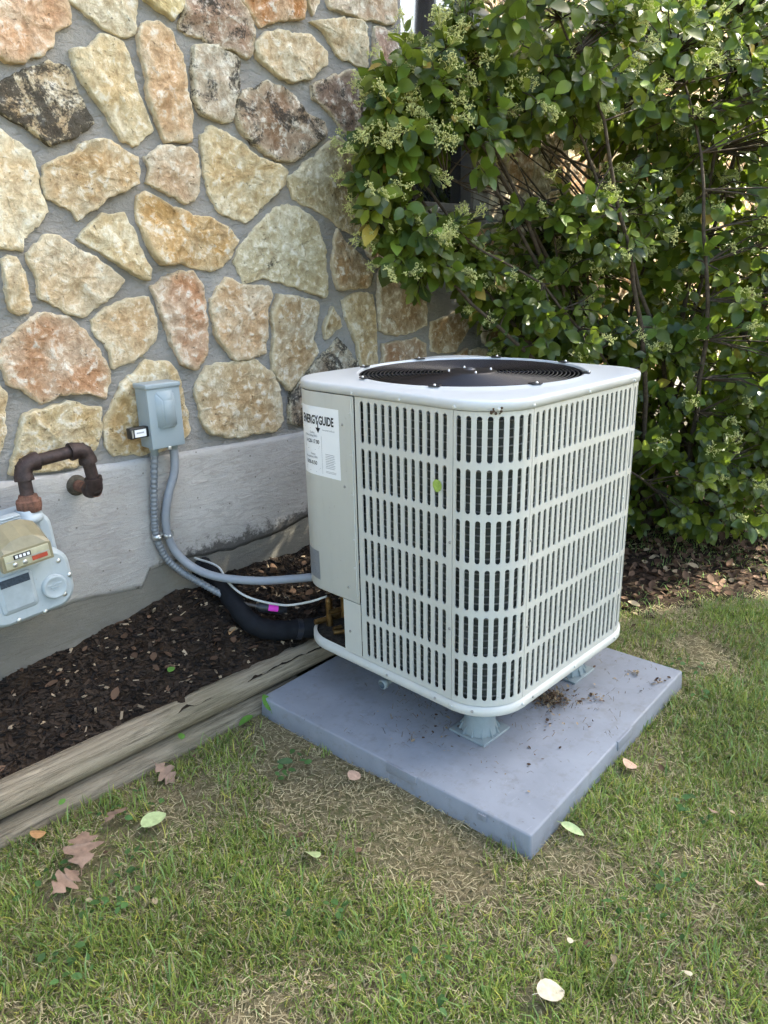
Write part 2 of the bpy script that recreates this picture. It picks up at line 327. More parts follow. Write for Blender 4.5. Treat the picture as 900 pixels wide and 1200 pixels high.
STONES = [
('orange pink',[(-540,2140),(-286,2194),(-289,2142),(-290,2086),(-343,2056),(-352,2017),(-434,1968),(-502,1968),(-570,1967)],(226,182,140),0.08),
('white cream',[(-282,2185),(-281,2144),(-219,2110),(-122,2084),(-94,2102),(-66,2187),(-54,2237)],(226,216,184),0.12),
('cream',[(-46,2234),(-41,2192),(9,2179),(48,2159),(85,2217),(94,2264)],(224,210,150),0.05),
('mauve grey',[(108,2253),(94,2219),(70,2138),(165,2119),(327,2096),(352,2128),(355,2204),(308,2261),(284,2290)],(176,150,130),0.5),
('ochre',[(335,2327),(329,2265),(357,2229),(390,2200),(470,2238),(575,2257),(587,2317),(592,2382)],(196,132,58),0.2),
('cream',[(606,2359),(607,2315),(629,2288),(656,2325),(663,2371)],(216,200,175),0.1),
('pinkish cream',[(697,2397),(702,2339),(721,2317),(820,2316),(1054,2325),(1071,2413),(1072,2485)],(206,184,160),0.2),
('cream',[(615,2257),(687,2235),(743,2175),(890,2149),(900,2286),(860,2307),(776,2294)],(220,202,164),0.1),
('mauve',[(943,2302),(1024,2297),(1068,2287),(1071,2207),(929,2170),(940,2224)],(176,152,140),0.35),
('cream',[(360,2147),(411,2189),(487,2207),(604,2209),(684,2174),(681,2132),(594,2070),(494,2056),(409,2083),(360,2101)],(216,200,165),0.12),
('grey speckled',[(114,2094),(186,2110),(269,2099),(287,2080),(268,1988),(238,1900),(196,1887),(122,1907),(97,1941),(101,2032)],(196,188,170),0.5),
('dark brown',[(266,1967),(312,2004),(359,2011),(405,2038),(510,2012),(574,1956),(665,1938),(667,1898),(596,1848),(493,1785),(378,1801),(297,1853),(259,1894)],(150,122,95),0.62),
('dark mauve',[(610,2053),(722,2102),(830,2132),(888,2096),(888,1971),(847,1888),(774,1914),(689,1978),(611,2011)],(160,140,130),0.5),
('cream',[(911,2082),(969,2077),(977,2018),(913,1992)],(190,170,150),0.2),
('cream pink',[(-79,2089),(-45,2135),(-4,2143),(37,2116),(64,2067),(73,1955),(78,1865),(70,1816),(-22,1810),(-53,1868),(-65,1937),(-69,2013),(-80,2044)],(226,194,152),0.06),
('cream',[(-296,2015),(-250,2034),(-185,2073),(-133,2057),(-113,2007),(-99,1940),(-78,1881),(-68,1842),(-89,1816),(-136,1787),(-174,1803),(-203,1851),(-240,1908),(-277,1938),(-289,1980)],(226,206,156),0.08),
('black stained',[(-541,1865),(-513,1900),(-439,1941),(-370,1978),(-319,1973),(-300,1935),(-270,1882),(-254,1834),(-330,1792),(-396,1768),(-433,1789),(-461,1808),(-524,1834)],(206,188,150),0.78),
('pale cream',[(-634,1701),(-579,1773),(-532,1788),(-485,1760),(-455,1743),(-444,1694),(-443,1626),(-432,1586),(-476,1541),(-513,1517),(-521,1483),(-584,1487),(-643,1530)],(240,226,188),0.05),
('tan',[(-425,1706),(-342,1742),(-293,1780),(-238,1794),(-186,1778),(-141,1751),(-129,1716),(-137,1678),(-254,1628),(-343,1568),(-360,1595),(-423,1627),(-431,1665)],(214,182,128),0.16),
('pinkish',[(-97,1759),(-39,1789),(55,1797),(88,1782),(85,1697),(62,1638),(25,1628),(-46,1663),(-97,1686),(-92,1725)],(220,196,164),0.12),
('cream',[(115,1843),(161,1873),(250,1841),(317,1793),(410,1773),(447,1747),(435,1706),(364,1643),(272,1577),(167,1610),(128,1662),(109,1766)],(222,202,152),0.1),
('ochre',[(-142,1641),(-107,1655),(-29,1621),(53,1590),(120,1587),(186,1556),(229,1517),(159,1426),(88,1419),(-9,1442),(-83,1437),(-118,1482),(-149,1566)],(214,172,96),0.1),
('grey green',[(211,1443),(266,1520),(377,1609),(458,1641),(539,1624),(605,1586),(638,1484),(637,1318),(610,1309),(461,1355),(342,1388),(252,1370)],(198,190,150),0.34),
('grey green',[(477,1735),(607,1817),(728,1895),(777,1870),(876,1785),(882,1681),(818,1544),(738,1568),(668,1610),(500,1663)],(188,178,134),0.36),
('tan',[(711,1564),(754,1511),(902,1418),(884,1343),(698,1335),(672,1440)],(186,158,112),0.2),
('red brown',[(906,1682),(958,1737),(1056,1775),(1059,1643),(918,1595)],(150,106,80),0.3),
('tan',[(851,1528),(951,1519),(991,1469),(937,1418),(883,1462)],(180,148,104),0.2),
('tan grey',[(937,1394),(1001,1444),(1113,1384),(1239,1296),(1244,1157),(1047,1129),(934,1155)],(170,146,108),0.28),
('cream',[(724,1288),(793,1319),(898,1308),(915,1195),(914,1022),(810,1018),(789,1123),(740,1219)],(204,180,126),0.14),
('cream',[(612,1194),(662,1267),(714,1190),(623,1146)],(204,184,136),0.1),
('tan',[(360,1272),(392,1320),(458,1318),(573,1294),(583,1248),(550,1151),(569,1096),(451,994),(410,969),(341,1046),(360,1178)],(196,172,128),0.14),
('black stained',[(519,1020),(688,1138),(805,1026),(853,937),(513,936)],(170,158,136),0.75),
('black stained',[(427,954),(473,992),(558,927),(550,798),(465,818),(409,837)],(160,148,130),0.72),
('cream',[(-2,1016),(52,1091),(162,1096),(265,1089),(333,1040),(368,971),(375,849),(335,815),(228,822),(149,816),(41,854),(12,914)],(208,186,142),0.08),
('pink and cream',[(95,1322),(169,1386),(226,1367),(347,1358),(360,1321),(331,1261),(315,1119),(178,1103),(112,1184),(95,1256)],(216,184,140),0.16),
('red cream',[(-124,1363),(-56,1404),(33,1414),(65,1360),(67,1229),(54,1142),(7,1090),(-48,1116),(-81,1199),(-109,1303)],(204,154,112),0.2),
('cream',[(-346,1276),(-287,1311),(-209,1334),(-142,1337),(-128,1258),(-138,1203),(-191,1149),(-296,1127),(-303,1181),(-340,1242)],(224,200,158),0.1),
('cream',[(-351,1512),(-323,1542),(-261,1580),(-192,1589),(-169,1548),(-158,1497),(-130,1429),(-141,1393),(-187,1407),(-250,1456),(-309,1488)],(222,204,156),0.12),
('cream',[(-509,1471),(-460,1516),(-410,1519),(-363,1483),(-281,1439),(-219,1392),(-269,1344),(-375,1285),(-424,1313),(-488,1345),(-495,1410)],(226,206,168),0.1),
('cream',[(-583,1453),(-542,1457),(-530,1418),(-525,1330),(-536,1306),(-561,1303),(-584,1321),(-583,1395)],(222,196,146),0.1),
('brown cream',[(-628,1226),(-576,1253),(-502,1302),(-420,1288),(-373,1239),(-321,1156),(-308,1109),(-339,1031),(-400,1058),(-481,1060),(-536,1041),(-587,1089),(-624,1111),(-642,1176)],(198,154,114),0.3),
('cream',[(-738,1124),(-649,1106),(-637,1080),(-661,965),(-683,910),(-778,897)],(210,186,140),0.2),
('cream',[(-666,846),(-630,934),(-595,1008),(-574,1015),(-464,1034),(-360,1003),(-365,952),(-377,903),(-415,862),(-442,831),(-556,837)],(212,188,132),0.24),
('cream',[(-360,883),(-348,946),(-312,1013),(-273,1064),(-175,1134),(-93,1123),(-65,1083),(-51,978),(-38,879),(-76,852),(-159,833),(-224,830),(-327,840)],(216,186,124),0.12),
('tan',[(954,1096),(1161,1102),(1237,1076),(1237,971),(950,978)],(170,130,90),0.25),
('tan',[(1280,1170),(1528,1215),(1550,1125),(1438,1024),(1286,1037)],(176,148,104),0.2),
('tan',[(1665,1179),(1762,1266),(1975,1088),(2020,1005),(1684,1045)],(180,152,112),0.2),
]

def inside(p, poly):
    x, y = p; c = False; j = len(poly)-1
    for i in range(len(poly)):
        if (poly[i][1] > y) != (poly[j][1] > y) and x < (poly[j][0]-poly[i][0])*(y-poly[i][1])/(poly[j][1]-poly[i][1])+poly[i][0]: c = not c
        j = i
    return c
def resample(poly, step):
    """rounded, ragged outline of one stone"""
    P = [Vector(p) for p in poly]; n = len(P); out = []
    for i in range(n):
        a, b, c, d = P[i-1], P[i], P[(i+1) % n], P[(i+2) % n]
        m = max(2, int((c-b).length/step))
        for j in range(m):
            t = j/m; lin_ = b+(c-b)*t
            cr = .5*((2*b)+(c-a)*t+(2*a-5*b+4*c-d)*t*t+(3*b-a-3*c+d)*t**3)
            out.append(lin_*.88+cr*.12)
    return out
def stone(poly, col, stain, idx, depth):
    out = resample(poly, .0085); n = len(out); cx = sum(p.x for p in out)/n; cz = sum(p.y for p in out)/n
    sd = idx*3.71; pts = []
    for p in out:
        d = Vector((p.x-cx, p.y-cz)); L = d.length or 1
        k = 1+(.0055+.0060*mnoise.noise(Vector((p.x*70, p.y*70, sd)))+.0095*mnoise.noise(Vector((p.x*24, p.y*24, sd+5))))/L
        pts.append(d*k)
    size = min(.16, max(abs(p.length) for p in pts))
    rings = [(1.0, 0, .0), (.994, 1.0, .72), (.972, .7, 1.0), (.90, .25, 1.02), (.76, 0, 1.0), (.58, 0, 1.0), (.36, 0, 1.0), (.16, 0, 1.0)]
    planes = [(R_.uniform(-.32, .32), R_.uniform(-.32, .32), R_.uniform(-.002, .007)) for _ in range(4)]
    V = []; ED = []
    tx, tz = R_.uniform(-.05, .05), R_.uniform(-.05, .05)
    for s, e, h in rings:
        for p in pts:
            x, z = p.x*s, p.y*s
            rel = .0062*fbm(x, z, sd, 16)+.0045*fbm(x, z, sd+3, 45)+tx*x+tz*z+max(-.007, min(a_*x+b_*z+c_ for a_, b_, c_ in planes))
            yy = YM+.02 if h == 0 else YM-max(.009*h, depth*h+rel*(h**2))
            V.append((x, min(yy, YM+.02), z)); ED.append(e)
    V.append((0, YM-depth-.004*fbm(0, 0, sd, 20), 0)); ED.append(0)
    F = []
    for r in range(len(rings)-1):
        for k in range(n): F.append((r*n+k, r*n+(k+1) % n, (r+1)*n+(k+1) % n, (r+1)*n+k))
    b = (len(rings)-1)*n
    for k in range(n): F.append((b+k, b+(k+1) % n, len(V)-1))
    me = bpy.data.meshes.new('stone'); me.from_pydata(V, [], F); me.polygons.foreach_set('use_smooth', [True]*len(F))
    a = me.attributes.new('edge', 'FLOAT', 'POINT'); a.data.foreach_set('value', ED)
    me.materials.append(STONE); me.update()
    o = link('stone', me, None, wall, (cx, 0, cz)); o.color = (*[min(.9, (v*.86+.14*sum(lin(col))/3)*1.0) for v in lin(col)], stain)
    return o
POLYS = []
for i, (nm, q, col, stn) in enumerate(STONES):
    poly = [(x/1000, z/1000) for x, z in q]; POLYS.append(poly)
    o = stone(poly, col, stn, i, R_.uniform(.018, .030)); o['label'] = nm+' fieldstone set in grey mortar'
# the rest of the wall: cells between jittered seeds, cut back for the mortar joints
seeds = []
zz = .95
row = 0
while zz < WZ1:
    xx = -2.4+(row % 2)*.11
    while xx < 6.5:
        seeds.append((xx+R_.uniform(-.07, .07), zz+R_.uniform(-.06, .06))); xx += R_.uniform(.17, .25)
    zz += .185; row += 1
def clip(poly, px, pz, nx_, nz_):
    out = []
    for i in range(len(poly)):
        a, b = poly[i], poly[(i+1) % len(poly)]
        da = (a[0]-px)*nx_+(a[1]-pz)*nz_; db = (b[0]-px)*nx_+(b[1]-pz)*nz_
        if da <= 0: out.append(a)
        if (da < 0 < db) or (db < 0 < da):
            t = da/(da-db); out.append((a[0]+(b[0]-a[0])*t, a[1]+(b[1]-a[1])*t))
    return out
CC = [(222, 206, 164), (205, 180, 132), (214, 190, 150), (196, 160, 116), (186, 164, 130), (224, 214, 184), (200, 150, 100)]
idx = 100
for i, s in enumerate(seeds):
    cell = [(s[0]-.25, s[1]-.25), (s[0]+.25, s[1]-.25), (s[0]+.25, s[1]+.25), (s[0]-.25, s[1]+.25)]
    for j, q in enumerate(seeds):
        if j == i or abs(q[0]-s[0]) > .55 or abs(q[1]-s[1]) > .55: continue
        d = math.hypot(q[0]-s[0], q[1]-s[1]); u = ((q[0]-s[0])/d, (q[1]-s[1])/d)
        cell = clip(cell, s[0]+u[0]*(d/2-.011), s[1]+u[1]*(d/2-.011), *u)
        if len(cell) < 3: break
    if len(cell) < 3: continue
    cell = clip(cell, 0, ftop(s[0])+.02, 0, -1) if True else cell
    if len(cell) < 3: continue
    # stay clear of the traced stones and of the window
    bad = False
    smp = [((1-t)*s[0]+t*c[0], (1-t)*s[1]+t*c[1]) for c in cell for t in (.5, 1.0)]+[(((1-t)*a[0]+t*b[0]), ((1-t)*a[1]+t*b[1])) for a, b in zip(cell, cell[1:]+cell[:1]) for t in (.25, .5, .75)]
    for pl in POLYS:
        if any(inside(p, pl) for p in smp) or any(inside(p, cell) for p in pl): bad = True; break
    if s[0] > 6.4 or s[0] < -2.35: bad = True
    if OX0-.02 < s[0] < OX1+.02 and s[1] > OZ0-.03: bad = True
    if not bad and max(c[1] for c in cell) > OZ0-.06 and max(c[0] for c in cell) > OX0-.03 and min(c[0] for c in cell) < OX1+.03:
        if s[1] < OZ0: cell = clip(cell, 0, OZ0-.07, 0, 1)
        if len(cell) >= 3 and max(c[1] for c in cell) > OZ0-.06:
            cell = clip(cell, OX0-.03, 0, 1, 0) if s[0] < OX0 else clip(cell, OX1+.03, 0, -1, 0)
    if bad or len(cell) < 3: continue
    ar = abs(sum(a[0]*b[1]-b[0]*a[1] for a, b in zip(cell, cell[1:]+cell[:1])))/2
    if ar < .004: continue
    idx += 1; c = R_.choice(CC); stone(cell, c, R_.choice([.05, .1, .15, .3, .5]), idx, R_.uniform(.016, .028))
# window
FRAME = plain('bronze frame', (.16, .15, .145), .45, .4, 0, .08); SILLM = plain('dark stone sill', (.12, .115, .11), .6, .4, 0, .1, 40, .2)
g = G('window glass', .03, .8); g.color((.010, .013, .02)); g.b.inputs['Metallic'].default_value = 0; g.b.inputs['Coat Weight'].default_value = 1.; g.b.inputs['Coat Roughness'].default_value = .02; g.b.inputs['IOR'].default_value = 1.9; GLASS = g.m
win = MB().box((OX0, 1.41, OZ0), (OX1, 1.43, OZ1)).build('window', plain('window backing', (.02, .02, .025), .6), house)
w_ = .022
for a, b in (((OX0, 1.318, OZ0), (OX0+w_, 1.40, OZ1)), ((OX1-w_, 1.318, OZ0), (OX1, 1.40, OZ1)), ((OX0+w_, 1.32, OZ1-w_), (OX1-w_, 1.40, OZ1)), ((OX0+w_, 1.32, OZ0), (OX1-w_, 1.40, OZ0+.025))):
    MB().box(a, b, .003).build('frame', FRAME, win)
MB().box((OX0+w_+.001, 1.35, 2.262), (OX1-w_-.001, 1.392, 2.30), .003).build('meeting_rail', FRAME, win)
MB().box((OX0+w_, 1.372, 2.302), (OX1-w_, 1.378, OZ1-w_-.001)).build('pane', GLASS, win)
MB().box((OX0+w_, 1.380, OZ0+.026), (OX1-w_, 1.386, 2.26)).build('pane', GLASS, win)
MB().box((OX0-.03, 1.262, OZ0-.045), (OX1+.03, 1.42, OZ0-.002), .004).build('sill', SILLM, win)
# roof edge over the gable
MB().box((WX0-.1, 1.20, WZ1), (WX1+.1, 4.6, WZ1+.14)).build('roof', plain('roof shingle', (.12, .115, .11), .9, .2, 0, .2, 60), house)

# neighbouring house across the lawn, mirrored in the pane
nb = empty('neighbour_house', (10, -9, 0), 'neighbouring house across the lawn, mirrored in the window pane', 'house')
MB().box((-6, -5, 0), (7, 0, 5.4)).build('wall', plain('neighbour siding', (.10, .11, .13), .8, .2), nb)
MB().add([(-6.5, .45, 5.42), (7.5, .45, 5.42), (7.5, .45, 5.60), (-6.5, .45, 5.60), (-6.5, -5.4, 5.42), (7.5, -5.4, 5.42), (7.5, -5.4, 5.6), (-6.5, -5.4, 5.6)], [(0, 1, 2, 3), (0, 4, 5, 1), (4, 7, 6, 5), (0, 3, 7, 4), (1, 5, 6, 2), (3, 2, 6, 7)]).build('fascia', plain('white fascia', (.75, .75, .73), .6), nb)
MB().add([(-6.5, .46, 5.61), (7.5, .46, 5.61), (7.5, -2.5, 6.9), (-6.5, -2.5, 6.9), (-6.5, -5.41, 5.61), (7.5, -5.41, 5.61)], [(0, 1, 2, 3), (3, 2, 5, 4), (0, 3, 4), (1, 5, 2), (0, 4, 5, 1)]).build('roof', plain('grey shingle', (.24, .23, .22), .9, .2), nb)
for i in range(5):
    x = -5+i*2.4; wdw = MB().box((x, -.02, 3.4), (x+1.1, .03, 4.8), .01).build('window', plain('white trim', (.7, .7, .7), .5), nb); MB().box((x+.08, .031, 3.48), (x+1.02, .036, 4.72)).build('pane', GLASS, wdw)

# ------------------------------------------------------------------ bed edging: two stacked landscape timbers
def timber(name, x0, x1, y0, y1, zc0, zc1, ry, rz, seed):
    n = 20; N = 90; V = []; F = []
    for i in range(N+1):
        t = i/N; x = x0+(x1-x0)*t; yc = y0+(y1-y0)*t; zc = zc0+(zc1-zc0)*t
        for k in range(n):
            a = 2*math.pi*k/n; ca, sa = math.cos(a), math.sin(a)
            e = .97; px = math.copysign(abs(ca)**e, ca)*ry*.97; pz = math.copysign(abs(sa)**e, sa)*rz
            w = 1+.05*fbm(x*.6, ca*2, sa*2+seed, 1.4)+.035*mnoise.noise(Vector((x*1.2, ca*9, sa*9+seed)))
            V.append((x, yc+px*w, zc+pz*w))
    for i in range(N):
        for k in range(n): F.append((i*n+k, i*n+(k+1) % n, (i+1)*n+(k+1) % n, (i+1)*n+k))
    mb = MB().add(V, F, True); mb.add(V[:n], [tuple(range(n))]); mb.add(V[-n:], [tuple(range(n))])
    return mb.build(name, TIMBER)
tag(timber('landscape_timber', -1.9, .24, .855, .890, .111, .086, .051, .046, 0), 'upper weathered grey landscape timber edging the mulch bed', 'timber')
tag(timber('landscape_timber', -1.9, .02, .848, .874, -.002, -.005, .052, .045, 9), 'lower half-buried landscape timber under the upper one, beside the lawn', 'timber')

# ------------------------------------------------------------------ equipment materials
def m_paint(name, col, rough=.38, dirt=.25):
    g = G(name, rough, .45); c = g.coord(); n = g.noise(c, 4, 5, .6); n2 = g.noise(g.scale(c, (6, 6, .8)), 9, 6, .7)
    k = g.mix(g.ramp(n, .3, .7), tuple(v*.93 for v in col), col); k = g.mix(g.ramp(n2, .56, .80, 0, dirt), k, tuple(v*.62 for v in col)); k = g.mix(g.ramp(g.noise(c, 90, 3), .68, .74, 0, dirt), k, (.22, .17, .11))
    g.color(k); g.put(g.b.inputs['Roughness'], g.ramp(n2, .3, .7, rough*.85, rough*1.3)); g.bump(g.noise(c, 260, 2), .04, .002); return g.m
PAINT = m_paint('cabinet paint', (.53, .53, .495)); LIDSKY = plain('lid paint sky tint', (.57, .585, .60), .30, .4, 0, .03, 3)  # lid has the cabinet's paint; sky's blue reflection is put into its colour
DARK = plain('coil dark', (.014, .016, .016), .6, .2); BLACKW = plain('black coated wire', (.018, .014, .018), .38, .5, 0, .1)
BLADE = plain('fan blade', (.075, .070, .080), .5, .4); ALU = plain('tube metal', (.24, .245, .235), .5, .4, .3); STEEL = plain('zinc screw', (.62, .62, .60), .35, .5, .8)
BRASS = plain('brass', (.24, .14, .05), .45, .5, .8, .3, 60); LBLW = plain('label paper', (.80, .81, .83), .5, .3, 0, .01); INK = plain('label ink', (.015, .015, .018), .6); INKG = plain('faint print', (.36, .37, .40), .6); LBLG = plain('nameplate foil', (.28, .29, .31), .4, .5, .3, .1, 200)
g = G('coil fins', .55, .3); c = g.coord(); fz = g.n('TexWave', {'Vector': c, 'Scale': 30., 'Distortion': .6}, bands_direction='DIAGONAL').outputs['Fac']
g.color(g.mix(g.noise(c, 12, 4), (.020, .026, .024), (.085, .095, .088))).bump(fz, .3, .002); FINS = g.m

# ------------------------------------------------------------------ the condenser
W, RC, Z0, Z1 = .81, .142, .252, 1.072
SEG = [(.354, 'l', (0, .496), (0, -1)), (.2231, 'a', (RC, RC), math.pi), (.526, 'l', (RC, 0), (1, 0)), (.2231, 'a', (W-RC, RC), 1.5*math.pi), (.526, 'l', (W, RC), (0, 1)), (.2231, 'a', (W-RC, W-RC), 0), (.526, 'l', (W-RC, W), (-1, 0)), (.2231, 'a', (RC, W-RC), .5*math.pi), (.172, 'l', (0, W-RC), (0, -1))]
STOT = sum(s[0] for s in SEG)
def peri(s, off=0.):
    """point on the cabinet outline, s metres from the service-panel seam"""
    s = s % STOT
    for L, k, p, d in SEG:
        if s <= L+1e-9:
            if k == 'l': return (p[0]+d[0]*s+d[1]*off, p[1]+d[1]*s-d[0]*off)
            a = d+s/L*math.pi/2; return (p[0]+(RC+off)*math.cos(a), p[1]+(RC+off)*math.sin(a))
        s -= L
    return peri(0, off)
ac = empty('air_conditioner', (0, 0, 0), 'pale grey outdoor air conditioner condenser with slotted grille sides on a plastic pad', 'air conditioner')
ROWS = [(1.060-i*.1345, 1.060-i*.1345-.1185) for i in range(6)]
def grille(s0, s1, ncol, off=0., name='grille_panel'):
    """sheet with pill-shaped slots, rolled inward edges"""
    s0 += .0009; s1 -= .0009; mb = MB(); mg = ((s1-s0)-ncol*.0272)/2; p = .0272; hw = .0069; dep = .0035
    def P(s, z, o=0.): x, y = peri(s, off-o); return (x, y, z)
    def quad(a, b, z0, z1, nseg=None):
        nseg = nseg or max(1, int((b-a)/.012))
        for i in range(nseg):
            u, w = a+(b-a)*i/nseg, a+(b-a)*(i+1)/nseg
            mb.add([P(u, z0), P(w, z0), P(w, z1), P(u, z1)], [(0, 1, 2, 3)], True)
    zt, zb = Z1-.001, Z0+.001
    quad(s0, s0+mg, zb, zt, 2); quad(s1-mg, s1, zb, zt, 2)
    edges = [zt]
    for a, b in zip(ROWS, ROWS[1:]): edges.append((a[1]+b[0])/2)
    edges.append(zb)
    for c in range(ncol):
        a = s0+mg+c*p; b = a+p; m = (a+b)/2
        for r, (t, bo) in enumerate(ROWS):
            et, eb = edges[r], edges[r+1]
            top = [(m+hw*math.cos(q), t-hw+hw*math.sin(q)) for q in np.linspace(0, math.pi, 7)]
            bot = [(m+hw*math.cos(q), bo+hw+hw*math.sin(q)) for q in np.linspace(math.pi, 2*math.pi, 7)]
            loop = top+bot
            V = [P(*q) for q in loop]+[P(b, et), P(a, et), P(a, eb), P(b, eb), P(m, et), P(m, eb)]
            F = [(14, 0, 1), (14, 1, 2), (14, 2, 3), (14, 3, 18), (3, 4, 18), (18, 4, 15), (4, 5, 15), (5, 6, 15), (6, 7, 16, 15), (7, 8, 16), (8, 9, 16), (9, 10, 19), (9, 19, 16), (10, 17, 19), (10, 11, 17), (11, 12, 17), (12, 13, 17), (13, 0, 14, 17)]
            F[3] = (14, 3, 18)
            mb.add(V, F, True)
            inner = [P(m+(q[0]-m)*.97, q[1], dep) for q in loop]
            mb.add(V[:14]+inner, [(i, (i+1) % 14, 14+(i+1) % 14, 14+i) for i in range(14)], True)
    for u in (s0, s1): mb.add([P(u, zb), P(u, zt), P(u, zt, .006), P(u, zb, .006)], [(0, 1, 2, 3)])
    return mb.build(name, PAINT, ac, fix=False)
bounds = [0, .354, .5771, 1.1031, 1.3262, 1.8522, 2.0753, 2.36]
for (a, b), n in zip(zip(bounds, bounds[1:]), (12, 8, 19, 8, 19, 8, 10)): grille(a, b, n)
# coil behind the grilles: finned slab and its horizontal tubes
mb = MB(); N = 120; V = []
for k in range(N):
    s = -.02+2.42*k/(N-1)
    for z in (Z0+.004, Z1-.03): V.append((*peri(s, -.030), z))
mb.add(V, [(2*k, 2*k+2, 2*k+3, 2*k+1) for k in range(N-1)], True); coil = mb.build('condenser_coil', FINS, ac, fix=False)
mb = MB()
for i in range(37):
    z = Z0+.018+i*.0215; V = []
    for k in range(90):
        s = 2.36*k/89
        for o, dz in ((-.0225, -.0013), (-.0225, .0013), (-.0270, .0013), (-.0270, -.0013)): V.append((*peri(s, o), z+dz))
    mb.add(V, [(4*k+a, 4*k+4+a, 4*k+4+(a+1) % 4, 4*k+(a+1) % 4) for k in range(89) for a in range(4)])
mb.build('coil_tubes', ALU, coil, fix=False)
# solid service cover, wrapping the corner beside the wall
mb = MB(); N = 60; ZC = .435; V = []
for k in range(N):
    s = 2.362+(STOT-.001-2.362)*k/(N-1)
    for z, o in ((ZC, -.012), (ZC, .001), (ZC+.004, .003), (Z1-.002, .003)): V.append((*peri(s, o), z))
mb.add(V, [(4*k+a, 4*k+4+a, 4*k+5+a, 4*k+1+a) for k in range(N-1) for a in range(3)], True)
cover = mb.build('service_cover', PAINT, ac, fix=False)
mb = MB(); V = []
for k in range(8):
    s = STOT-.078+.0765*k/7
    for z in (Z0+.002, ZC-.0015): V.append((*peri(s, .0005), z))
mb.add(V, [(2*k, 2*k+2, 2*k+3, 2*k+1) for k in range(7)], True)
x0, y0 = peri(STOT-.078, .0005); mb.add([(x0, y0, Z0+.002), (x0, y0, ZC), (x0+.10, y0, ZC), (x0+.10, y0, Z0+.002)], [(0, 1, 2, 3)])
mb.build('valve_side_panel', PAINT, ac, fix=False)
# raised strip along the seam
MB().tube([(-.0045, .507, ZC+.02), (-.0045, .507, Z1-.006)], .0022, 6).build('seam_bead', PAINT, ac)
# recess behind the valves
mb = MB(); V = []
for k in range(30):
    s = 2.36+(STOT-.08-2.36)*k/29
    for z in (Z0, ZC+.02): V.append((*peri(s, -.11), z))
mb.add(V, [(2*k, 2*k+2, 2*k+3, 2*k+1) for k in range(29)], True); mb.build('valve_recess', plain('recess metal', (.025, .025, .025), .7), ac, fix=False)
# base pan with rolled lip
mb = MB(); prof = [(-.006, Z0+.003), (-.006, Z0-.003), (.0058, Z0-.0032), (.0064, Z0-.0255), (.0045, Z0-.0290), (-.002, Z0-.0305), (-.010, Z0-.031), (-.05, Z0-.030)]
N = 140; V = []
for k in range(N):
    for o, z in prof: V.append((*peri(STOT*k/N, o), z))
m = len(prof); mb.add(V, [(k*m+a, ((k+1) % N)*m+a, ((k+1) % N)*m+a+1, k*m+a+1) for k in range(N) for a in range(m-1)], True)
mb.add([(*peri(STOT*k/N, -.045), Z0-.0295) for k in range(N)], [tuple(range(N))]); MB().add([(*peri(STOT*k/N, -.0015), Z0-.010) for k in range(N)], [tuple(range(N))]).build('pan_floor', plain('dirty pan', (.05, .042, .035), .9, .2, 0, .4, 50), ac, fix=False)
mb.build('base_pan', PAINT, ac, fix=False)
# lid with the round fan opening
CX = CY = .405; RF = .343
mb = MB(); N = 144; V = []
rings = [(-.007, Z1+.0012), (.0044, Z1+.0010), (.0048, Z1+.0185), (.0035, Z1+.0235), (-.001, Z1+.0262), (-.012, Z1+.0275)]
for k in range(N):
    s = STOT*k/N; x, y = peri(s, 0); a = math.atan2(y-CY, x-CX); row = [(*peri(s, o), z) for o, z in rings]
    ox, oy = row[-1][0], row[-1][1]
    for t in (.35, .7): q = (CX+(RF+.016)*math.cos(a), CY+(RF+.016)*math.sin(a)); row.append((ox+(q[0]-ox)*t, oy+(q[1]-oy)*t, Z1+.0275+.004*t))
    for r, z in ((RF+.016, Z1+.0325), (RF+.008, Z1+.036), (RF+.002, Z1+.036), (RF, Z1+.034), (RF-.002, Z1-.04), (RF-.004, Z1-.10)): row.append((CX+r*math.cos(a), CY+r*math.sin(a), z))
    V += row
m = len(rings)+8; mb.add(V, [(k*m+a, ((k+1) % N)*m+a, ((k+1) % N)*m+a+1, k*m+a+1) for k in range(N) for a in range(m-1)], True)
lid = mb.build('lid', LIDSKY, ac, fix=False)
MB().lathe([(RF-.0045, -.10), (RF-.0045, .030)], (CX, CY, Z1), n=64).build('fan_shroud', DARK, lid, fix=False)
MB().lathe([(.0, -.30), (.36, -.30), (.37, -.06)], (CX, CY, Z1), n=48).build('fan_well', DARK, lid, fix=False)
# wire guard
def gzz(r): return Z1+.0285+.003*(1-(r/RF)**2)
mb = MB(); r = .078
while r < RF+.001:
    n = 96; pts = [(CX+r*math.cos(2*math.pi*k/n), CY+r*math.sin(2*math.pi*k/n), gzz(r)) for k in range(n+1)]
    mb.tube(pts, .0021, 5, False); r += .0123
guard = mb.build('fan_guard', BLACKW, ac, fix=False)
for k in range(6):
    a = rad(14+60*k); MB().tube([(CX+q*math.cos(a), CY+q*math.sin(a), gzz(q)-.004) for q in np.linspace(.05, RF+.006, 12)], .0027, 6).build('radial_wire', BLACKW, guard)
MB().lathe([(0, .038), (.030, .038), (.050, .037), (.070, .035), (.082, .033), (.084, .026), (.0, .024)], (CX, CY, Z1), n=36).build('motor_plate', BLACKW, guard)
MB().lathe([(0, .044), (.014, .043), (.020, .037)], (CX, CY, Z1), n=20).build('motor_cap', plain('cap metal', (.10, .10, .11), .4, .5, .5), guard)
sm = MB().lathe([(0, .008), (.0035, .0075), (.0055, .004), (.0058, 0), (.0075, -.0005)], n=10).mesh('screw'); sm.materials.append(STEEL)
